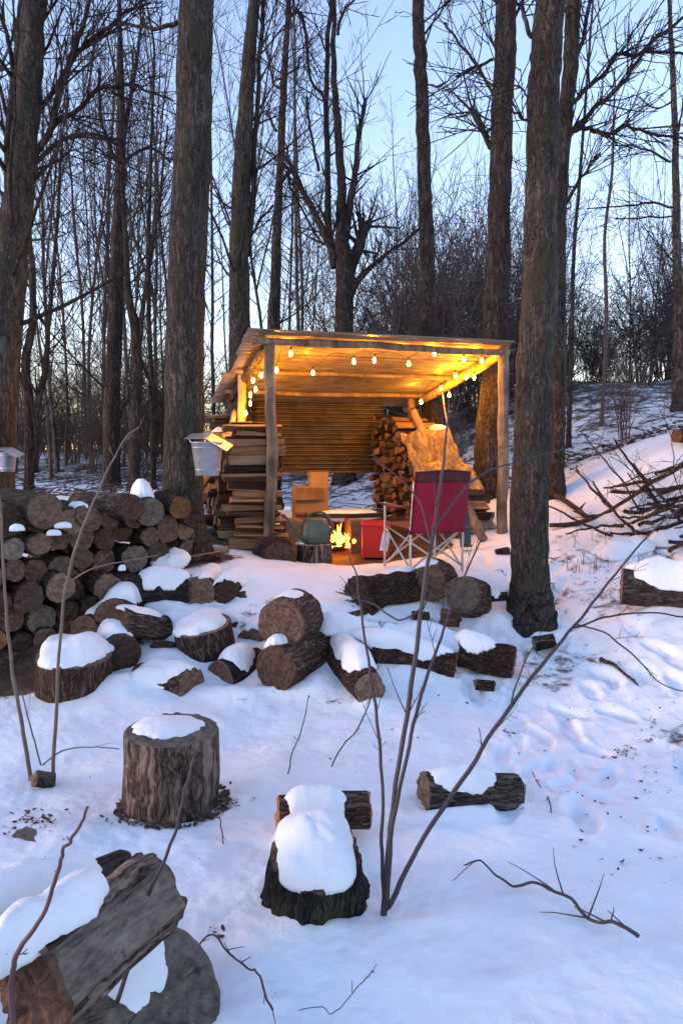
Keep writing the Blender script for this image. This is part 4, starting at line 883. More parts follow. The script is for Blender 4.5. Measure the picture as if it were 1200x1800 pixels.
# ------------------------------------------------------------------ trees
def grow(T, p, d, L, r, lvl, maxl, up=.25, wig=.25, dens=1.0, spread=(.5, 1.0), minr=.0035):
    n = max(3, int(L / (.28 if lvl < 2 else .16))); n = min(n, 14); P = [np.array(p, float)]; D = np.array(d, float); D /= np.linalg.norm(D); step = L / n
    for i in range(n):
        D = D + np.array([U(-1, 1), U(-1, 1), U(-1, 1)]) * wig * .55 + np.array([0, 0, up * .22]); D /= np.linalg.norm(D); P.append(P[-1] + D * step)
    rr = np.linspace(r, max(r * .3, minr * .8), n + 1); T.add(P, rr, cap=False)
    if lvl >= maxl: return
    nc = max(2, int(L * dens * (2.6 if lvl == 1 else 4.2)))
    for c in range(min(nc, 14)):
        t_ = U(.18, 1.0); i = min(int(t_ * n), n - 1); f = t_ * n - i; q = P[i] * (1 - f) + P[i + 1] * f; dd = P[i + 1] - P[i]; dd /= np.linalg.norm(dd)
        s = np.array([U(-1, 1), U(-1, 1), U(-1, 1)]); s -= dd * (s @ dd); s /= max(np.linalg.norm(s), 1e-6); a = U(*spread)
        grow(T, q, dd * math.cos(a) + s * math.sin(a), L * U(.25, .5) * (1.15 - .5 * t_), max(rr[i] * .5, minr), lvl + 1, maxl, up, wig, dens, spread, minr)
def proto_tree(H, r, seed, nb=20, start=.25, bl=.26, dens=1.0, lean=.03, fork=False, maxl=3, minr=.004, up=.35):
    random.seed(seed); tr = Tubes(); cw_ = Tubes(); n = 14; P = [np.array([0, 0, -.2])]; D = np.array([U(-lean, lean), U(-lean, lean), 1.0])
    for i in range(n):
        D = D + np.array([U(-1, 1), U(-1, 1), 0]) * .05; D /= np.linalg.norm(D); P.append(P[-1] + D * (H + .2) / n)
    rr = r * (1 - np.linspace(0, 1, n + 1) ** 1.1 * .88); rr[0] *= 1.35; tr.add(P, rr, 9, cap=False, wob=.08, seed=seed)
    def pos(t_): i = min(int(t_ * n), n - 1); f = t_ * n - i; return P[i] * (1 - f) + P[i + 1] * f, rr[i]
    if fork:
        for k in range(2):
            q, r_ = pos(U(.25, .5)); a = U(0, 6.28); grow(cw_, q, [math.cos(a) * .3, math.sin(a) * .3, 1], H * .5, r_ * .7, 1, maxl, .2, .12, dens, (.4, .9), minr)
    for k in range(nb):
        t_ = start + (1 - start) * (k + rnd()) / nb * .97; q, r_ = pos(t_); a = U(0, 6.28); e = U(.35, 1.3)
        grow(cw_, q, [math.cos(a), math.sin(a), e], H * bl * (1.15 - t_ * .8) * U(.5, 1.2), max(r_ * U(.25, .45), .006), 1, maxl, up, .22, dens, (.45, .95), minr)
    return tr.mesh('trunk'), cw_.mesh('crown')
def proto_shrub(H, seed, ns=12, dens=1.0, wig=.3, sp=.35, up=.2, minr=.004):
    random.seed(seed); st = Tubes(); tw = Tubes()
    for k in range(ns):
        a = U(0, 6.28); e = U(0, sp); L = H * U(.55, 1.1); n = 10; P = [np.array([math.cos(a) * U(0, .25), math.sin(a) * U(0, .25), -.05])]; D = np.array([math.cos(a) * e, math.sin(a) * e, 1.0])
        for i in range(n):
            D = D + np.array([U(-1, 1), U(-1, 1), U(-.5, .5)]) * wig * .4; D /= np.linalg.norm(D); P.append(P[-1] + D * L / n)
        r0 = U(.009, .022) * (H / 3) ** .5; rr = np.linspace(r0, minr, n + 1); st.add(P, rr, cap=False)
        for c in range(int(11 * dens)):
            i = random.randrange(2, n); dd = P[i + 1 if i < n else i] - P[i]; dd /= np.linalg.norm(dd); s = np.array([U(-1, 1), U(-1, 1), U(-1, 1)]); s /= np.linalg.norm(s)
            grow(tw, P[i], dd * .7 + s * .75, H * U(.18, .42), max(rr[i] * .55, minr), 2, 3, up, wig, 1.0, (.5, 1.1), minr)
    return st.mesh('stems'), tw.mesh('twigs')
def put(protos, name, parts, mat, x, y, s, rz, label, cat, group, sz=None, dz=0):
    z = gz(x, y) + dz; o = empty(name, (x, y, z), rz); o.scale = (s, s, sz or s); tag(o, label, cat, group)
    for me, pn in zip(protos, parts):
        c = bpy.data.objects.new(pn, me); C.objects.link(c); c.parent = o
    return o
TREES = [proto_tree(14, .055, 1, 34, .2, .2, 1.2), proto_tree(15, .07, 2, 30, .25, .22, 1.1, fork=True), proto_tree(13, .042, 3, 38, .15, .18, 1.3), proto_tree(16, .065, 4, 30, .3, .22, 1.2, fork=True), proto_tree(12, .038, 5, 34, .12, .2, 1.2, lean=.12),
         proto_tree(10, .03, 6, 32, .2, .18, 1.2, lean=.08, maxl=3), proto_tree(13, .05, 7, 30, .2, .26, 1.2, fork=True)]
for a, b in TREES: a.materials.append(MATS['bark_far']); b.materials.append(MATS['bark_far'])
SHR = [proto_shrub(3.6, 11, 15, 1.4, minr=.0045), proto_shrub(3.0, 12, 18, 1.4, .45, .6, minr=.0045), proto_shrub(4.2, 13, 14, 1.3, .3, .35, minr=.0045), proto_shrub(2.2, 14, 14, .8, .45, .7, 0.0)]
for a, b in SHR:
    a.materials.append(MATS['twig']); b.materials.append(MATS['twig'])
# zone names found in the photo, by where a background tree stands across the frame
ZN = [(0, 'left of the thin trunk behind the log pile'), (195, 'between the thin trunk and the bucket tree'), (330, 'between the bucket tree and the shelter'), (470, 'behind the left half of the shelter roof'),
      (605, 'behind the middle of the shelter roof'), (740, 'behind the right end of the shelter roof'), (885, 'on the bank right of the big right trunk'), (1080, 'on the bank at the far right edge')]
def zone(px):
    z = ZN[0][1]
    for a, n_ in ZN:
        if px >= a: z = n_
    return z
def size_word(s): return 'slender' if s < .9 else 'tall'
random.seed(77)
BG = []
for (px0, px1, Y0, Y1, n) in [(-60, 300, 11.5, 16, 5), (-60, 320, 16, 26, 9), (360, 560, 13, 24, 5), (560, 700, 17, 26, 5), (440, 720, 26, 36, 5), (-40, 330, 26, 40, 10), (780, 1240, 19, 30, 7), (1260, 1600, 14, 26, 8), (-500, -80, 12, 26, 10), (60, 340, 14, 24, 5), (360, 640, 15, 24, 4)]:
    for k in range(n):
        BG.append((px0 + (px1 - px0) * (k + rnd()) / n, U(Y0, Y1)))
for (px, Y) in BG:
    X = (px - 600) / FPX * Y; s = U(.75, 1.1)
    if 540 < px < 860: s *= .62 if Y > 20 else .5
    if px > 860: s *= .5
    k = random.randrange(7); dist = 'near' if Y < 16 else 'mid distance' if Y < 25 else 'far'
    put(TREES[k], 'bare_tree', ('trunk', 'crown'), None, X, Y, s, U(0, 6.28), '%s bare %s tree %s' % (size_word(s), {'near': 'foremost', 'mid distance': 'middling', 'far': 'faraway'}[dist], zone(px)), 'tree', 'bare background trees ' + zone(px))
SB = []
for (px0, px1, Y0, Y1, n, s0, s1) in [(900, 1260, 16, 19, 11, .5, 1.0), (640, 900, 13.5, 19, 16, .8, 1.3), (400, 640, 14, 20, 9, .5, .9), (-60, 330, 15, 24, 15, .5, .9), (960, 1240, 10.5, 12.5, 3, .2, .4), (700, 860, 11, 13, 2, .3, .5), (-60, 330, 24, 34, 14, .7, 1.1), (680, 1240, 18, 26, 8, .8, 1.2)]:
    for k in range(n): SB.append((px0 + (px1 - px0) * (k + rnd()) / n, U(Y0, Y1), U(s0, s1)))
for (px, Y, s) in SB:
    X = (px - 600) / FPX * Y; k = random.randrange(4)
    put(SHR[k], 'bare_shrub', ('stems', 'twigs'), None, X, Y, s, U(0, 6.28), '%s leafless %s shrub %s' % ('low' if s < .7 else 'bushy', 'nearer' if Y < 17 else 'distant', zone(px)), 'shrub', 'leafless shrubs ' + zone(px))

def big_tree(name, label, path, Y, mat, branches=(), Htop=3.0, extra=6, seed=0, flare=1.25, topn=4, k=28, group=None, tmat=None, lowstart=.55, minr=.005, blen=1.6):
    """path = (px, py, width px) from the foot upward; branches = lists of (px, py, width px)"""
    random.seed(seed + 500)
    P = [at(x, y, Y) for (x, y, w) in path]; rr = [pxm(w / 2, dep(p)) for p, (x, y, w) in zip(P, path)]
    base = P[0].copy(); base.z = gz(base.x, base.y); 
    P = [p for p in P if p.z > base.z + .55]; rr = rr[-len(P):]; P0 = P[0]
    fs = [base + (P0 - base) * ((dz) / (P0.z - base.z)) for dz in (-.18, -.03, .12, .3)]; P = fs + P; rr = [rr[0] * flare * 1.12, rr[0] * flare * 1.04, rr[0] * (1 + (flare - 1) * .55), rr[0] * (1 + (flare - 1) * .2)] + rr
    d = (P[-1] - P[-2]).normalized(); P.append(P[-1] + (d + Vector((0, 0, .5))).normalized() * Htop * .5); rr.append(rr[-1] * .75); P.append(P[-1] + Vector((U(-.2, .2), U(-.1, .2), Htop * .5))); rr.append(rr[-1] * .5)
    root = empty(name, (base.x, base.y, base.z)); tag(root, label, 'tree', group)
    tr = Tubes(); Q, q = cr(P, rr, 9); Q[2:-1] = jitter(Q, min(.03, rr[2] * .15))[2:-1]; tr.add(Q, q, k, wob=.09, seed=seed, foot=base.z)
    o = link('trunk', tr.mesh('trunk', base), mat, root)
    cw_ = Tubes()
    for br in branches:
        yo = U(-.1, .3); B = [at(x, y, Y + yo * i / max(1, len(br) - 1)) for i, (x, y, w) in enumerate(br)]; b = [pxm(w / 2, Y) for (x, y, w) in br]
        E, e = cr(B, b, 5); E = jitter(E, .03); cw_.add(E, e)
        for c in range(int(len(E) * .8)):
            i = random.randrange(3, len(E) - 1) if len(E) > 5 else 1; dd = E[i + 1] - E[i]; dd /= np.linalg.norm(dd); s = np.array([U(-1, 1), U(-1, 1), U(-1, 1)])
            grow(cw_, E[i], dd * .8 + s * .7, U(.35, 1.0), max(e[i] * .4, minr), 2, 3, .15, .25, 1, (.5, 1), minr)
    m = len(Q)
    for c in range(extra):
        i = random.randrange(int(m * lowstart), m - 1); a = U(0, 6.28)
        grow(cw_, Q[i], [math.cos(a), math.sin(a), U(.2, 1.1)], blen * U(.6, 1.3), max(q[i] * .16, .008), 1, 3, .25, .22, .8, (.5, 1), minr)
    for c in range(topn):
        a = U(0, 6.28); grow(cw_, Q[-1], [math.cos(a) * .6, math.sin(a) * .6, 1], 2.0, q[-1] * .6, 1, 3, .2, .2, .8, (.5, 1), minr)
    if cw_.V: link('crown', cw_.mesh('crown', base), tmat or 'bark_dark', root)
    return root
big_tree('maple_tree', 'thick straight trunk carrying the metal sap bucket', [(322, 975, 66), (322, 860, 70), (325, 600, 67), (336, 300, 64), (346, 0, 60)], 6.55, 'bark_maple', [[(312, 40, 8), (260, 50, 6), (215, 40, 4), (190, 50, 3)]], 4, 3, 1, lowstart=.85)
big_tree('maple_tree', 'thick trunk at the left edge that forks low', [(-12, 900, 62), (-5, 750, 62), (5, 600, 60), (22, 430, 54), (40, 290, 46), (52, 150, 42), (60, 0, 40)], 7.0, 'bark_maple',
         [[(22, 400, 22), (20, 250, 22), (32, 120, 20), (44, 0, 18), (50, -60, 14)], [(58, 280, 12), (85, 235, 10), (115, 140, 9), (138, 60, 7), (160, -10, 6)], [(56, 285, 11), (100, 215, 9), (130, 200, 8), (170, 160, 7), (210, 152, 6), (240, 150, 5), (305, 178, 3)],
          [(60, 210, 9), (110, 130, 8), (160, 70, 7), (215, 28, 5), (240, 5, 3)], [(58, 290, 9), (110, 245, 6), (165, 235, 5), (210, 255, 3)], [(25, 120, 8), (12, 60, 7), (-10, 0, 6)], [(50, 330, 6), (90, 290, 5), (130, 265, 4)]], 3, 8, 2, lowstart=.45)
big_tree('beech_tree', 'long gently curving trunk just left of the shelter roof', [(418, 760, 40), (421, 600, 38), (421, 420, 34), (427, 280, 31), (436, 130, 25), (447, 0, 19)], 9.6, 'bark_maple', [[(438, 450, 12), (444, 340, 10), (451, 220, 9), (456, 100, 8), (463, -10, 7)], [(440, 420, 6), (455, 390, 5), (480, 360, 3)]], 3, 8, 3, lowstart=.4)
big_tree('young_tree', 'dark slim trunk rising over the left end of the roof', [(480, 760, 26), (480, 600, 25), (484, 500, 19), (488, 380, 15), (493, 280, 13), (499, 150, 12), (506, 30, 10), (508, 0, 9)], 10.6, 'bark_dark',
         [[(507, 32, 6), (520, 22, 6), (531, 28, 6), (538, 70, 6), (546, 140, 5), (565, 165, 4), (570, 185, 3)], [(495, 155, 5), (478, 140, 4), (468, 75, 3), (475, 60, 2)], [(487, 140, 4), (520, 120, 4), (528, 100, 3)], [(486, 230, 5), (470, 200, 4), (470, 195, 3)], [(484, 340, 6), (508, 300, 5), (510, 330, 4), (560, 420, 4)]], 2, 7, 4, lowstart=.4)
big_tree('old_maple', 'broken crowned tree with several upright stems above the roof middle', [(606, 800, 36), (605, 640, 32), (605, 520, 32), (604, 460, 30), (600, 400, 20), (600, 330, 16), (594, 230, 14), (586, 120, 10), (588, 0, 7)], 13.5, 'bark_dark',
         [[(592, 460, 18), (578, 410, 12), (576, 300, 10), (573, 180, 9), (576, 80, 8), (582, -10, 6)], [(606, 420, 16), (616, 350, 12), (625, 300, 9), (630, 245, 8), (636, 205, 7), (642, 178, 6)], [(590, 470, 16), (575, 420, 14), (545, 360, 10), (520, 310, 9), (503, 275, 6)],
          [(612, 480, 22), (628, 440, 20), (640, 405, 16), (648, 392, 12)], [(615, 520, 14), (640, 480, 10), (690, 440, 6), (740, 400, 4)], [(560, 300, 6), (545, 230, 5), (540, 170, 4)], [(594, 60, 6), (600, 30, 5), (622, 0, 3)]], 2, 12, 5, lowstart=.5, blen=2.2)
big_tree('straight_tree', 'dark straight trunk rising behind the right half of the roof', [(764, 860, 40), (760, 740, 36), (753, 590, 32), (750, 450, 27), (746, 330, 24), (742, 200, 23), (738, 100, 22), (734, 0, 21)], 10.2, 'bark_dark', [[(750, 150, 3), (775, 150, 3), (800, 130, 2)], [(746, 60, 4), (775, 20, 3), (800, -10, 2)]], 4, 5, 6, lowstart=.75, blen=1.4)
big_tree('straight_tree', 'dark trunk behind the right post with a broken side stub', [(855, 868, 50), (860, 760, 48), (868, 640, 45), (876, 450, 41), (879, 300, 38), (884, 130, 37), (890, 0, 36)], 8.9, 'bark_dark',
         [[(862, 260, 10), (848, 230, 8), (836, 205, 10), (830, 195, 11), (832, 200, 8)], [(866, 105, 5), (835, 118, 5), (800, 135, 4)], [(866, 165, 5), (830, 105, 5), (795, 60, 4), (780, 40, 3)], [(898, 50, 5), (920, 0, 6), (930, -20, 6)]], 4, 4, 7, lowstart=.8)
big_tree('maple_tree', 'biggest dark trunk right of the shelter, standing in near snow', [(932, 1100, 74), (927, 1050, 68), (929, 900, 64), (938, 700, 66), (948, 500, 60), (951, 300, 56), (955, 150, 54), (965, 0, 52)], 6.0, 'bark_maple',
         [[(930, 220, 6), (912, 200, 5), (890, 190, 4)], [(934, 65, 8), (918, 20, 7), (905, 0, 6)], [(926, 170, 4), (908, 148, 3), (885, 158, 3)]], 4, 3, 8, lowstart=.9, flare=1.3)
big_tree('maple_tree', 'leaning trunk close behind the biggest right trunk, with long crooked limbs', [(972, 850, 36), (976, 700, 34), (978, 560, 32), (978, 430, 30), (984, 300, 28), (994, 190, 26), (1003, 100, 26), (1008, 0, 26)], 8.6, 'bark_dark',
         [[(1005, 130, 8), (1022, 70, 7), (1040, -5, 6)], [(998, 190, 8), (1030, 155, 8), (1062, 130, 7), (1083, 97, 7), (1110, 97, 6), (1148, 90, 5), (1200, 95, 4)], [(985, 260, 13), (1005, 230, 10), (1050, 185, 8), (1085, 155, 8), (1110, 125, 7), (1145, 72, 6), (1180, 48, 6), (1205, 25, 5)],
          [(1000, 232, 8), (1020, 225, 8), (1040, 228, 7), (1058, 236, 7), (1080, 232, 6), (1100, 222, 6), (1120, 228, 5), (1160, 238, 4), (1200, 245, 3)], [(985, 375, 6), (1010, 330, 6), (1030, 300, 5), (1054, 268, 4)], [(1015, 330, 3), (990, 325, 3), (975, 335, 3)]], 4, 4, 9, lowstart=.8)
big_tree('pale_tree', 'slim pale trunk at the far right edge', [(1190, 700, 18), (1191, 560, 18), (1189, 420, 14), (1186, 250, 11), (1181, 120, 9), (1175, 0, 7)], 12.5, 'bark_grey',
         [[(1178, 285, 4), (1150, 270, 4), (1110, 255, 3), (1080, 255, 2)], [(1180, 365, 4), (1140, 356, 4), (1100, 362, 3), (1030, 367, 2)], [(1182, 380, 3), (1140, 382, 3), (1080, 385, 2)], [(1192, 230, 4), (1200, 180, 3), (1210, 150, 3)], [(1178, 180, 3), (1150, 190, 3), (1120, 170, 2)]], 2, 7, 10, lowstart=.35)
big_tree('thin_tree', 'dark thin trunk standing behind the log pile', [(196, 838, 34), (197, 720, 28), (202, 600, 26), (206, 480, 24), (210, 360, 21), (213, 250, 16), (212, 120, 11), (210, 0, 7)], 11.5, 'bark_dark',
         [[(212, 280, 8), (225, 200, 7), (240, 110, 6), (250, 30, 5)], [(208, 290, 8), (180, 220, 6), (175, 120, 5)], [(205, 255, 5), (160, 240, 4), (110, 250, 4), (80, 300, 3)], [(210, 290, 6), (260, 260, 5), (300, 285, 4)]], 2, 16, 11, lowstart=.3, blen=2.2)
big_tree('thin_tree', 'crooked twin stemmed tree left of the bucket tree', [(236, 850, 20), (238, 740, 19), (242, 650, 17), (236, 570, 15), (226, 520, 12), (222, 440, 9), (215, 300, 6)], 10.8, 'bark_dark', [[(242, 620, 10), (250, 560, 9), (262, 470, 7), (280, 360, 5), (295, 220, 3)], [(240, 620, 8), (262, 660, 9), (275, 690, 10), (290, 720, 10)]], 2, 9, 12, lowstart=.35, blen=1.7)
big_tree('thin_tree', 'slim straight pole trunk right against the bucket tree on its left', [(270, 840, 10), (268, 700, 9), (262, 560, 8), (262, 400, 7), (268, 200, 5)], 11.2, 'bark_dark', [], 2, 10, 13, lowstart=.3, blen=1.4)
big_tree('thin_tree', 'pair of dark curving stems near the left edge', [(50, 830, 18), (52, 720, 16), (46, 640, 15), (58, 560, 12), (56, 450, 10), (40, 350, 8), (35, 250, 6)], 10.5, 'bark_dark', [[(62, 830, 14), (66, 740, 12), (78, 650, 10), (88, 560, 8), (100, 400, 6), (110, 250, 4)], [(48, 700, 9), (30, 640, 7), (38, 560, 6)]], 2, 12, 14, lowstart=.3, blen=1.8)
big_tree('thin_tree', 'slim red brown stem curving up in front of the far right wood', [(1058, 700, 8), (1065, 560, 7), (1062, 420, 6), (1075, 300, 5), (1078, 190, 3)], 12.8, 'twig', [], 1, 9, 15, lowstart=.4, blen=.9, k=8)
big_tree('thin_tree', 'thin upright stem right of the biggest right trunk', [(1000, 720, 9), (1004, 600, 8), (1008, 440, 7), (1018, 320, 6), (1030, 150, 5), (1040, 20, 4)], 12.0, 'bark_dark', [], 1, 8, 16, lowstart=.4, blen=.9, k=8)
# far wood: one mass at the horizon on the left and behind
random.seed(99)
T = Tubes()
for k in range(900):
    px = U(-260, 1450); Y = U(34, 60); X = (px - 600) / FPX * Y; z = gz(X, Y); H = U(1.2, 3.2) * (1 if px < 360 else 1.6)
    n = 4; P = [np.array([X, Y, z - .3])]; D = np.array([U(-.4, .4), U(-.2, .2), 1.0])
    for i in range(n): D = D + np.array([U(-1, 1), U(-1, 1), U(-.3, .3)]) * .3; D /= np.linalg.norm(D); P.append(P[-1] + D * H / n)
    T.add(P, np.linspace(.035, .012, n + 1), 3, False)
    for c in range(6):
        i = random.randrange(1, n); s = np.array([U(-1, 1), U(-.5, .5), U(-.1, 1)]); T.add([P[i], P[i] + s * .5, P[i] + s * U(.9, 1.4) + np.array([0, 0, .2])], [.016, .012, .009], 3, False)
tag(link('distant_brush', T.mesh('distant_brush'), 'bark_far'), 'dark tangled brush along the far edge of the wood', 'brush', kind='stuff')

# ------------------------------------------------------------------ foreground stems
def pixel_bush(name, label, cat, Y, stems, mat, twigs=0, tw_len=.3, seed=0, twmat=None, minr=.0013, group=None):
    random.seed(seed + 900); base = at(stems[0][0][0], stems[0][0][1], Y); root = empty(name, base); tag(root, label, cat, group)
    for st in stems:
        P = [at(a[0], a[1], a[3] if len(a) > 3 else Y) for a in st]; rr = [pxm(a[2] / 2, p.y) for a, p in zip(st, P)]
        t = Tubes(); E, e = cr(P, rr, 6); E = jitter(E, .006); t.add(E, e, 8)
        for c in range(twigs if st[0][2] > 5 else twigs // 3):
            i = random.randrange(int(len(E) * .3), len(E) - 1); dd = E[i + 1] - E[i]; dd /= max(np.linalg.norm(dd), 1e-6); s = np.array([U(-1, 1), U(-.6, .6), U(-.6, 1)])
            grow(t, E[i], dd * .9 + s * .7, tw_len * U(.4, 1.2), max(e[i] * .35, minr), 2, 3, .1, .22, 1.2, (.5, 1.0), minr)
        o = link('stem', t.mesh('stem', base), mat, root)
    return root
h0 = hit(675, 1618).y
pixel_bush('sapling', 'clump of long dark bare stems in front, rising from the mossy stump', 'sapling', h0, [
    [(674, 1625, 13), (682, 1500, 10, h0 + .02), (692, 1400, 8.5, h0 + .06), (720, 1230, 9, h0 + .12), (742, 1060, 8, h0 + .2), (762, 930, 6, h0 + .25), (775, 840, 5, h0 + .3), (785, 760, 4, h0 + .3), (790, 700, 2, h0 + .3)],
    [(678, 1600, 9), (690, 1450, 8), (715, 1330, 7), (740, 1220, 7, h0 + .1), (775, 1120, 5, h0 + .2), (800, 1050, 4, h0 + .25), (835, 970, 3, h0 + .3), (868, 900, 2, h0 + .3)],
    [(677, 1615, 7, h0 + .01), (671, 1500, 7, h0 + .05), (672, 1400, 6, h0 + .1), (665, 1290, 6, h0 + .15), (650, 1180, 5, h0 + .2), (632, 1060, 4, h0 + .25), (625, 1010, 3, h0 + .3), (608, 965, 2, h0 + .3)],
    [(682, 1595, 11), (735, 1490, 9), (800, 1390, 9, h0 + .05), (870, 1280, 8, h0 + .1), (950, 1170, 7, h0 + .15), (1020, 1085, 5, h0 + .2), (1080, 1010, 4, h0 + .25), (1150, 930, 3, h0 + .3), (1210, 880, 3, h0 + .3)],
    [(1000, 1108, 4, h0 + .2), (1060, 1085, 4, h0 + .2), (1130, 1078, 3, h0 + .2), (1210, 1085, 3, h0 + .2)],
    [(1010, 1098, 3, h0 + .2), (1060, 1112, 3, h0 + .2), (1110, 1150, 3, h0 + .25), (1160, 1200, 2, h0 + .25), (1210, 1218, 2, h0 + .3)],
    [(740, 1070, 4, h0 + .2), (700, 1090, 3, h0 + .2), (650, 1060, 3, h0 + .25), (590, 1040, 2, h0 + .3)],
    [(760, 930, 5, h0 + .25), (800, 880, 4, h0 + .3), (830, 845, 4, h0 + .35), (880, 820, 3, h0 + .4), (990, 790, 2, h0 + .5)],
    [(758, 960, 3, h0 + .25), (735, 880, 3, h0 + .3), (700, 840, 2, h0 + .35), (655, 805, 2, h0 + .4)],
    [(895, 1245, 4, h0 + .1), (915, 1180, 3, h0 + .1), (945, 1120, 2, h0 + .15)]], 'stem', 6, .16, 1)
h1 = hit(95, 1372).y
pixel_bush('sapling', 'two pale tan stems standing in front of the log pile at left', 'sapling', h1, [
    [(92, 1375, 7.5), (98, 1280, 7), (104, 1150, 6), (118, 1020, 5), (145, 930, 5), (175, 860, 4), (200, 805, 3), (225, 765, 3), (245, 750, 2)],
    [(57, 1385, 8), (42, 1290, 7.5), (24, 1190, 6.5), (12, 1080, 5.5), (6, 980, 5), (0, 880, 4), (-10, 800, 4)],
    [(112, 1030, 4), (160, 1000, 3), (230, 985, 2), (280, 975, 2)], [(72, 1345, 3), (55, 1280, 3), (38, 1215, 2)], [(75, 1345, 3), (110, 1320, 3), (160, 1313, 2), (210, 1317, 2)]], 'stem_pale', 3, .12, 2)
Yn = 1.75
pixel_bush('bare_twig', 'thorny purple twig sticking up over the bottom left logs', 'twig', 1.5, [[(24, 1830, 13), (20, 1740, 11), (30, 1680, 10), (75, 1610, 8), (100, 1540, 8), (115, 1490, 7), (135, 1460, 6), (155, 1418, 5)]], 'twig_red', 4, .03, 3)
pixel_bush('bare_twig', 'long brown twig rising from the snowy sawn round', 'twig', 1.9, [[(206, 1762, 9), (240, 1660, 8), (262, 1580, 7), (305, 1470, 6), (325, 1390, 5), (345, 1320, 4)]], 'stem', 3, .05, 4)
def ground_twig(name, label, cat, pts, w, mat='twig', twigs=5, tl=.15, lift=.02, seed=0, group=None):
    random.seed(seed + 40); hs = [hit(*p) for p in pts]; P = [Vector((h.x, h.y, gzs(h.x, h.y) + lift * (1 + .6 * math.sin(i * 2.1)))) for i, h in enumerate(hs)]
    rr = [pxm(w_, p.y) / 2 for w_, p in zip(np.linspace(w[0], w[1], len(P)), P)]; t = Tubes(); E, e = cr(P, rr, 5); t.add(jitter(E, .008), e)
    for c in range(twigs):
        i = random.randrange(2, len(E) - 1); dd = E[i + 1] - E[i]; dd /= max(np.linalg.norm(dd), 1e-6); s = np.array([U(-1, 1), U(-1, 1), U(0, .5)]); grow(t, E[i], dd * .8 + s * .7, tl * U(.5, 1.2), max(e[i] * .6, .0015), 3, 3, -.05, .2, 1, (.5, 1), .0015)
    return tag(link(name, t.mesh(name), mat), label, cat, group)
GB = None
ground_twig('fallen_branch', 'forked bare branch lying on open snow at lower right', 'branch', [(1120, 1680), (1080, 1662), (1040, 1632), (1000, 1612), (940, 1588), (900, 1572), (868, 1560), (845, 1545), (815, 1535)], (9, 3), twigs=8, tl=.17, lift=.035, seed=1)
ground_twig('fallen_branch', 'arching thorny stem at the bottom edge left of centre', 'branch', [(345, 1692), (375, 1682), (405, 1695), (435, 1735), (455, 1765), (480, 1798)], (4, 5), 'twig_red', 6, .05, .05, 2)
ground_twig('fallen_branch', 'thin curled wiry stem at the bottom centre', 'branch', [(525, 1790), (560, 1796), (590, 1782), (625, 1755), (650, 1738), (655, 1722)], (2, 3), 'stem_pale', 2, .05, .03, 3)
ground_twig('fallen_branch', 'thin stem lying straight in snow above the mossy stump', 'branch', [(583, 1357), (600, 1325), (625, 1285), (655, 1245)], (3, 3), twigs=1, tl=.06, lift=.03, seed=4)
ground_twig('fallen_branch', 'wispy upright looking stem left of the mossy stump', 'branch', [(506, 1375), (515, 1335), (527, 1290), (543, 1235)], (3, 2), twigs=1, tl=.06, lift=.03, seed=5)
ground_twig('fallen_branch', 'curled brown branch on lit snow right of the biggest trunk', 'branch', [(962, 875), (985, 888), (1012, 900), (1030, 922), (1043, 926), (1010, 932), (965, 936)], (9, 9), 'bark_red', 3, .25, .05, 6)
ground_twig('fallen_branch', 'short hooked twig beside the grey chopping round', 'branch', [(380, 1442), (388, 1460), (393, 1487)], (3, 3), twigs=1, tl=.04, lift=.02, seed=7)
ground_twig('fallen_branch', 'slim twig right of the lone grey log', 'branch', [(935, 1350), (945, 1380), (962, 1410), (968, 1440)], (2, 3), twigs=2, tl=.06, lift=.02, seed=8)
ground_twig('fallen_branch', 'twisted brown stick in trodden snow at right', 'branch', [(1055, 1165), (1080, 1180), (1120, 1210)], (9, 3), 'bark_red', 1, .04, .01, seed=9)
# brush pile
random.seed(61)
GBr = 'branches of the brush pile on the right'
pl = ['bottom', 'middle', 'top']
for k in range(44):
    big = k == 0; x0 = U(1070, 1230); y0 = U(880, 985); h = hit(x0, y0) if not big else hit(1044, 912)
    if big: P = [at(1044, 912, 7.3), at(1100, 880, 7.25), at(1150, 845, 7.2), at(1215, 808, 7.1)]; rr = [.012, .02, .022, .024]
    else:
        L = U(.45, 1.2); a = U(-.35, .5); lift = U(.02, .34); D = Vector((math.cos(a) * random.choice([1, 1, 1, -.25]), math.sin(a) * .8, U(-.1, .4))); p = Vector((h.x, h.y, gz(h.x, h.y) + lift)); P = [p]
        for i in range(4): D = (D + Vector((U(-1, 1), U(-1, 1), U(-1, 1))) * .16).normalized(); P.append(P[-1] + D * L / 4)
        for q in P: q.z = max(q.z, gz(q.x, q.y) + .02)
        r0 = U(.006, .024); rr = list(np.linspace(r0, r0 * .5, 5))
    t = Tubes(); E, e = cr(P, rr, 4); t.add(jitter(E, .02), e, 7)
    for c in range(3):
        i = random.randrange(2, len(E) - 1); s = np.array([U(-1, 1), U(-1, 1), U(-.2, 1)]); grow(t, E[i], s, U(.15, .4), .004, 2, 3, .0, .25, 1, (.5, 1), .0025)
    o = link('brush_branch', t.mesh('brush_branch'), random.choice(['bark_red', 'bark_log', 'bark_red', 'bark_rot']))
    w_ = 'thick' if rr[0] > .017 else 'middling' if rr[0] > .011 else 'thin'
    tag(o, 'long thick branch slanting up above the brush pile' if big else '%s branch in the brush pile on the right' % w_, 'branch', 'long branch' if big else GBr + ', ' + w_ + ' ones')
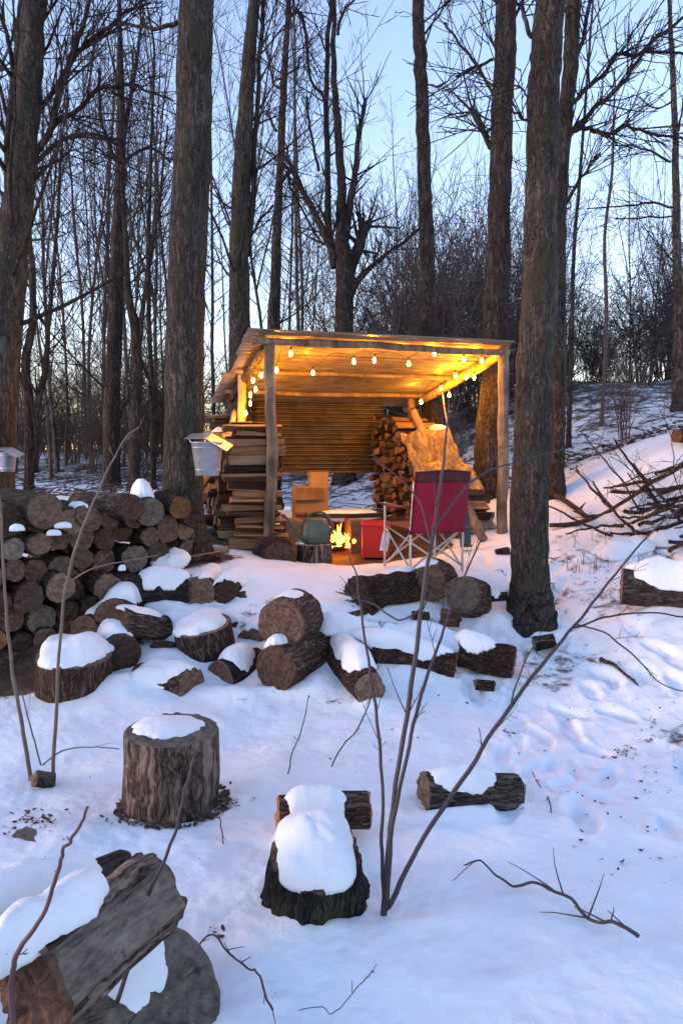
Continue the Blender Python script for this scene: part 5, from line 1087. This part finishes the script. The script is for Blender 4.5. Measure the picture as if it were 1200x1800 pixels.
for i_, (px, py, s) in enumerate([(1150, 905, .16), (1125, 870, .14), (1180, 935, .18), (1095, 955, .2)]):
    h = hit(px, py + 20); o = snow_patch(h, (1, .3), s * 1.5, s * .7, lambda x, y: gz(x, y) + .03, .11, None, i_ * 3.3, name='snow_lump'); tag(o, 'snow lump caught %s the brush pile' % ['near the middle of', 'high at the back of', 'at the right end of', 'at the front of'][i_], 'snow lump')

# ------------------------------------------------------------------ litter (stuff)
random.seed(44)
V = []; F = []; T = Tubes()
def leaf(x, y, s, z=None):
    z = gzs(x, y) + .006 if z is None else z; a = U(0, 6.28); b = len(V); ax = Vector((math.cos(a), math.sin(a), U(-.3, .5))); bx_ = Vector((-math.sin(a), math.cos(a), U(-.3, .5)))
    c = Vector((x, y, z)); pts = [(-1, 0), (-.4, .5), (.3, .6), (1, 0), (.4, -.5), (-.3, -.45)]
    for (p, q) in pts: V.append(c + ax * p * s + bx_ * q * s + Vector((0, 0, .2 * s * (p * p))))
    F.append(tuple(range(b, b + 6)))
for (px, py, sp, n) in [(1090, 1318, 24, 40), (1030, 1255, 22, 16), (1150, 1290, 40, 14), (60, 1455, 45, 70), (895, 1290, 16, 16), (1060, 1165, 25, 12), (1150, 1360, 60, 22), (1000, 1400, 120, 20), (380, 1400, 30, 10), (220, 1445, 25, 22), (410, 1415, 14, 20), (1100, 1500, 90, 16), (380, 1640, 14, 8), (1080, 1040, 90, 40), (1000, 1000, 40, 20), (700, 1250, 180, 30), (1160, 1250, 50, 20)]:
    for k in range(n):
        h = hit(random.gauss(px, sp * .6), random.gauss(py, sp * .3)); leaf(h.x, h.y, U(.004, .014))
for k in range(260):
    a_ = U(0, 6.28); q_ = T_st; r2_ = r_st * U(.98, 1.22); leaf(q_.x + math.cos(a_) * r2_, q_.y + math.sin(a_) * r2_, U(.008, .024))
for k in range(120):
    leaf(U(-1.6, 2.2), U(1.6, 6), U(.002, .006))
tag(link('dead_leaves', mesh_of('dead_leaves', V, F), 'leaf', None, False), 'dead leaves and crumbs scattered over the snow', 'leaves', kind='stuff')
for k in range(900):
    if k < 420: X, Y = U(-6, -1.2), U(8, 20)
    elif k < 760: X, Y = U(1.0, 8.0), U(9.2, 16)
    else: X, Y = U(-1.2, 1.2), U(10, 16)
    z = gzs(X, Y); a = U(0, 3.14); L = U(.15, 1.0); D = np.array([math.cos(a), math.sin(a), U(-.05, .25)]); p = np.array([X, Y, z + U(.0, .06)])
    T.add([p, p + D * L * .5 + np.array([0, 0, U(-.02, .06)]), p + D * L], [U(.004, .011), .006, .003], 4, False)
tag(link('fallen_twigs', T.mesh('fallen_twigs'), 'bark_far'), 'fallen sticks littering the snow behind the shelter and on the bank', 'twigs', kind='stuff')
V = []; F = []
for k in range(2600):
    if k < 800: X, Y = random.gauss(3.8, 1.2), random.gauss(10.7, .7)
    else: X, Y = U(-7, -1.6), U(9, 20)
    if Y < 9.3: continue
    leaf(X, Y, U(.02, .06))
tag(link('bank_leaves', mesh_of('bank_leaves', V, F), 'leaf', None, False), 'brown leaf litter on the wooded bank', 'leaves', kind='stuff')
# weed stalks
random.seed(91)
t = Tubes()
for k in range(26):
    h = hit(random.gauss(1035, 25) if k < 14 else U(960, 1190), U(985, 1010) if k < 14 else U(860, 1010)); z = gz(h.x, h.y); t.add([(h.x, h.y, z - .03), (h.x + U(-.02, .02), h.y, z + U(.06, .13))], [.003, .0015], 4)
tag(link('weed_stalks', t.mesh('weed_stalks'), 'twig_red'), 'short dead weed stalks poking from snow left of the snowy right log', 'weeds', kind='stuff')

# ------------------------------------------------------------------ world and light
w = bpy.data.worlds.new('World'); scene.world = w; w.use_nodes = True; nt = w.node_tree
for n in list(nt.nodes): nt.nodes.remove(n)
out = nt.nodes.new('ShaderNodeOutputWorld'); bg = nt.nodes.new('ShaderNodeBackground'); nt.links.new(bg.outputs[0], out.inputs[0])
SUN_EL, SUN_ROT = R(5.0), R(-100)
sky = nt.nodes.new('ShaderNodeTexSky'); sky.sky_type = 'NISHITA'; sky.sun_disc = False; sky.sun_elevation = SUN_EL; sky.sun_rotation = SUN_ROT; sky.air_density = 1.0; sky.dust_density = .3; sky.ozone_density = 2.0
tint = mixc(nt, 1.0, sky.outputs[0], (1.18, .935, 1.02), 'MULTIPLY'); nt.links.new(tint, bg.inputs[0]); bg.inputs[1].default_value = .15
sun = bpy.data.lights.new('sun', 'SUN'); sun.energy = .25; sun.angle = R(12); sun.color = (1, .8, .72)
so_ = bpy.data.objects.new('sun', sun); C.objects.link(so_)
sd = Vector((math.sin(SUN_ROT) * math.cos(SUN_EL), math.cos(SUN_ROT) * math.cos(SUN_EL), math.sin(SUN_EL)))
so_.rotation_euler = sd.to_track_quat('Z', 'Y').to_euler()
scene.view_settings.view_transform = 'Standard'; scene.view_settings.look = 'None'; scene.view_settings.gamma = 1; scene.view_settings.exposure = 2.62
scene.cycles.use_denoising = True
scene.cycles.denoising_prefilter = 'NONE'
scene.cycles.max_bounces = 6; scene.cycles.diffuse_bounces = 3; scene.cycles.glossy_bounces = 2; scene.cycles.transmission_bounces = 3
scene.cycles.sample_clamp_indirect = 4.0
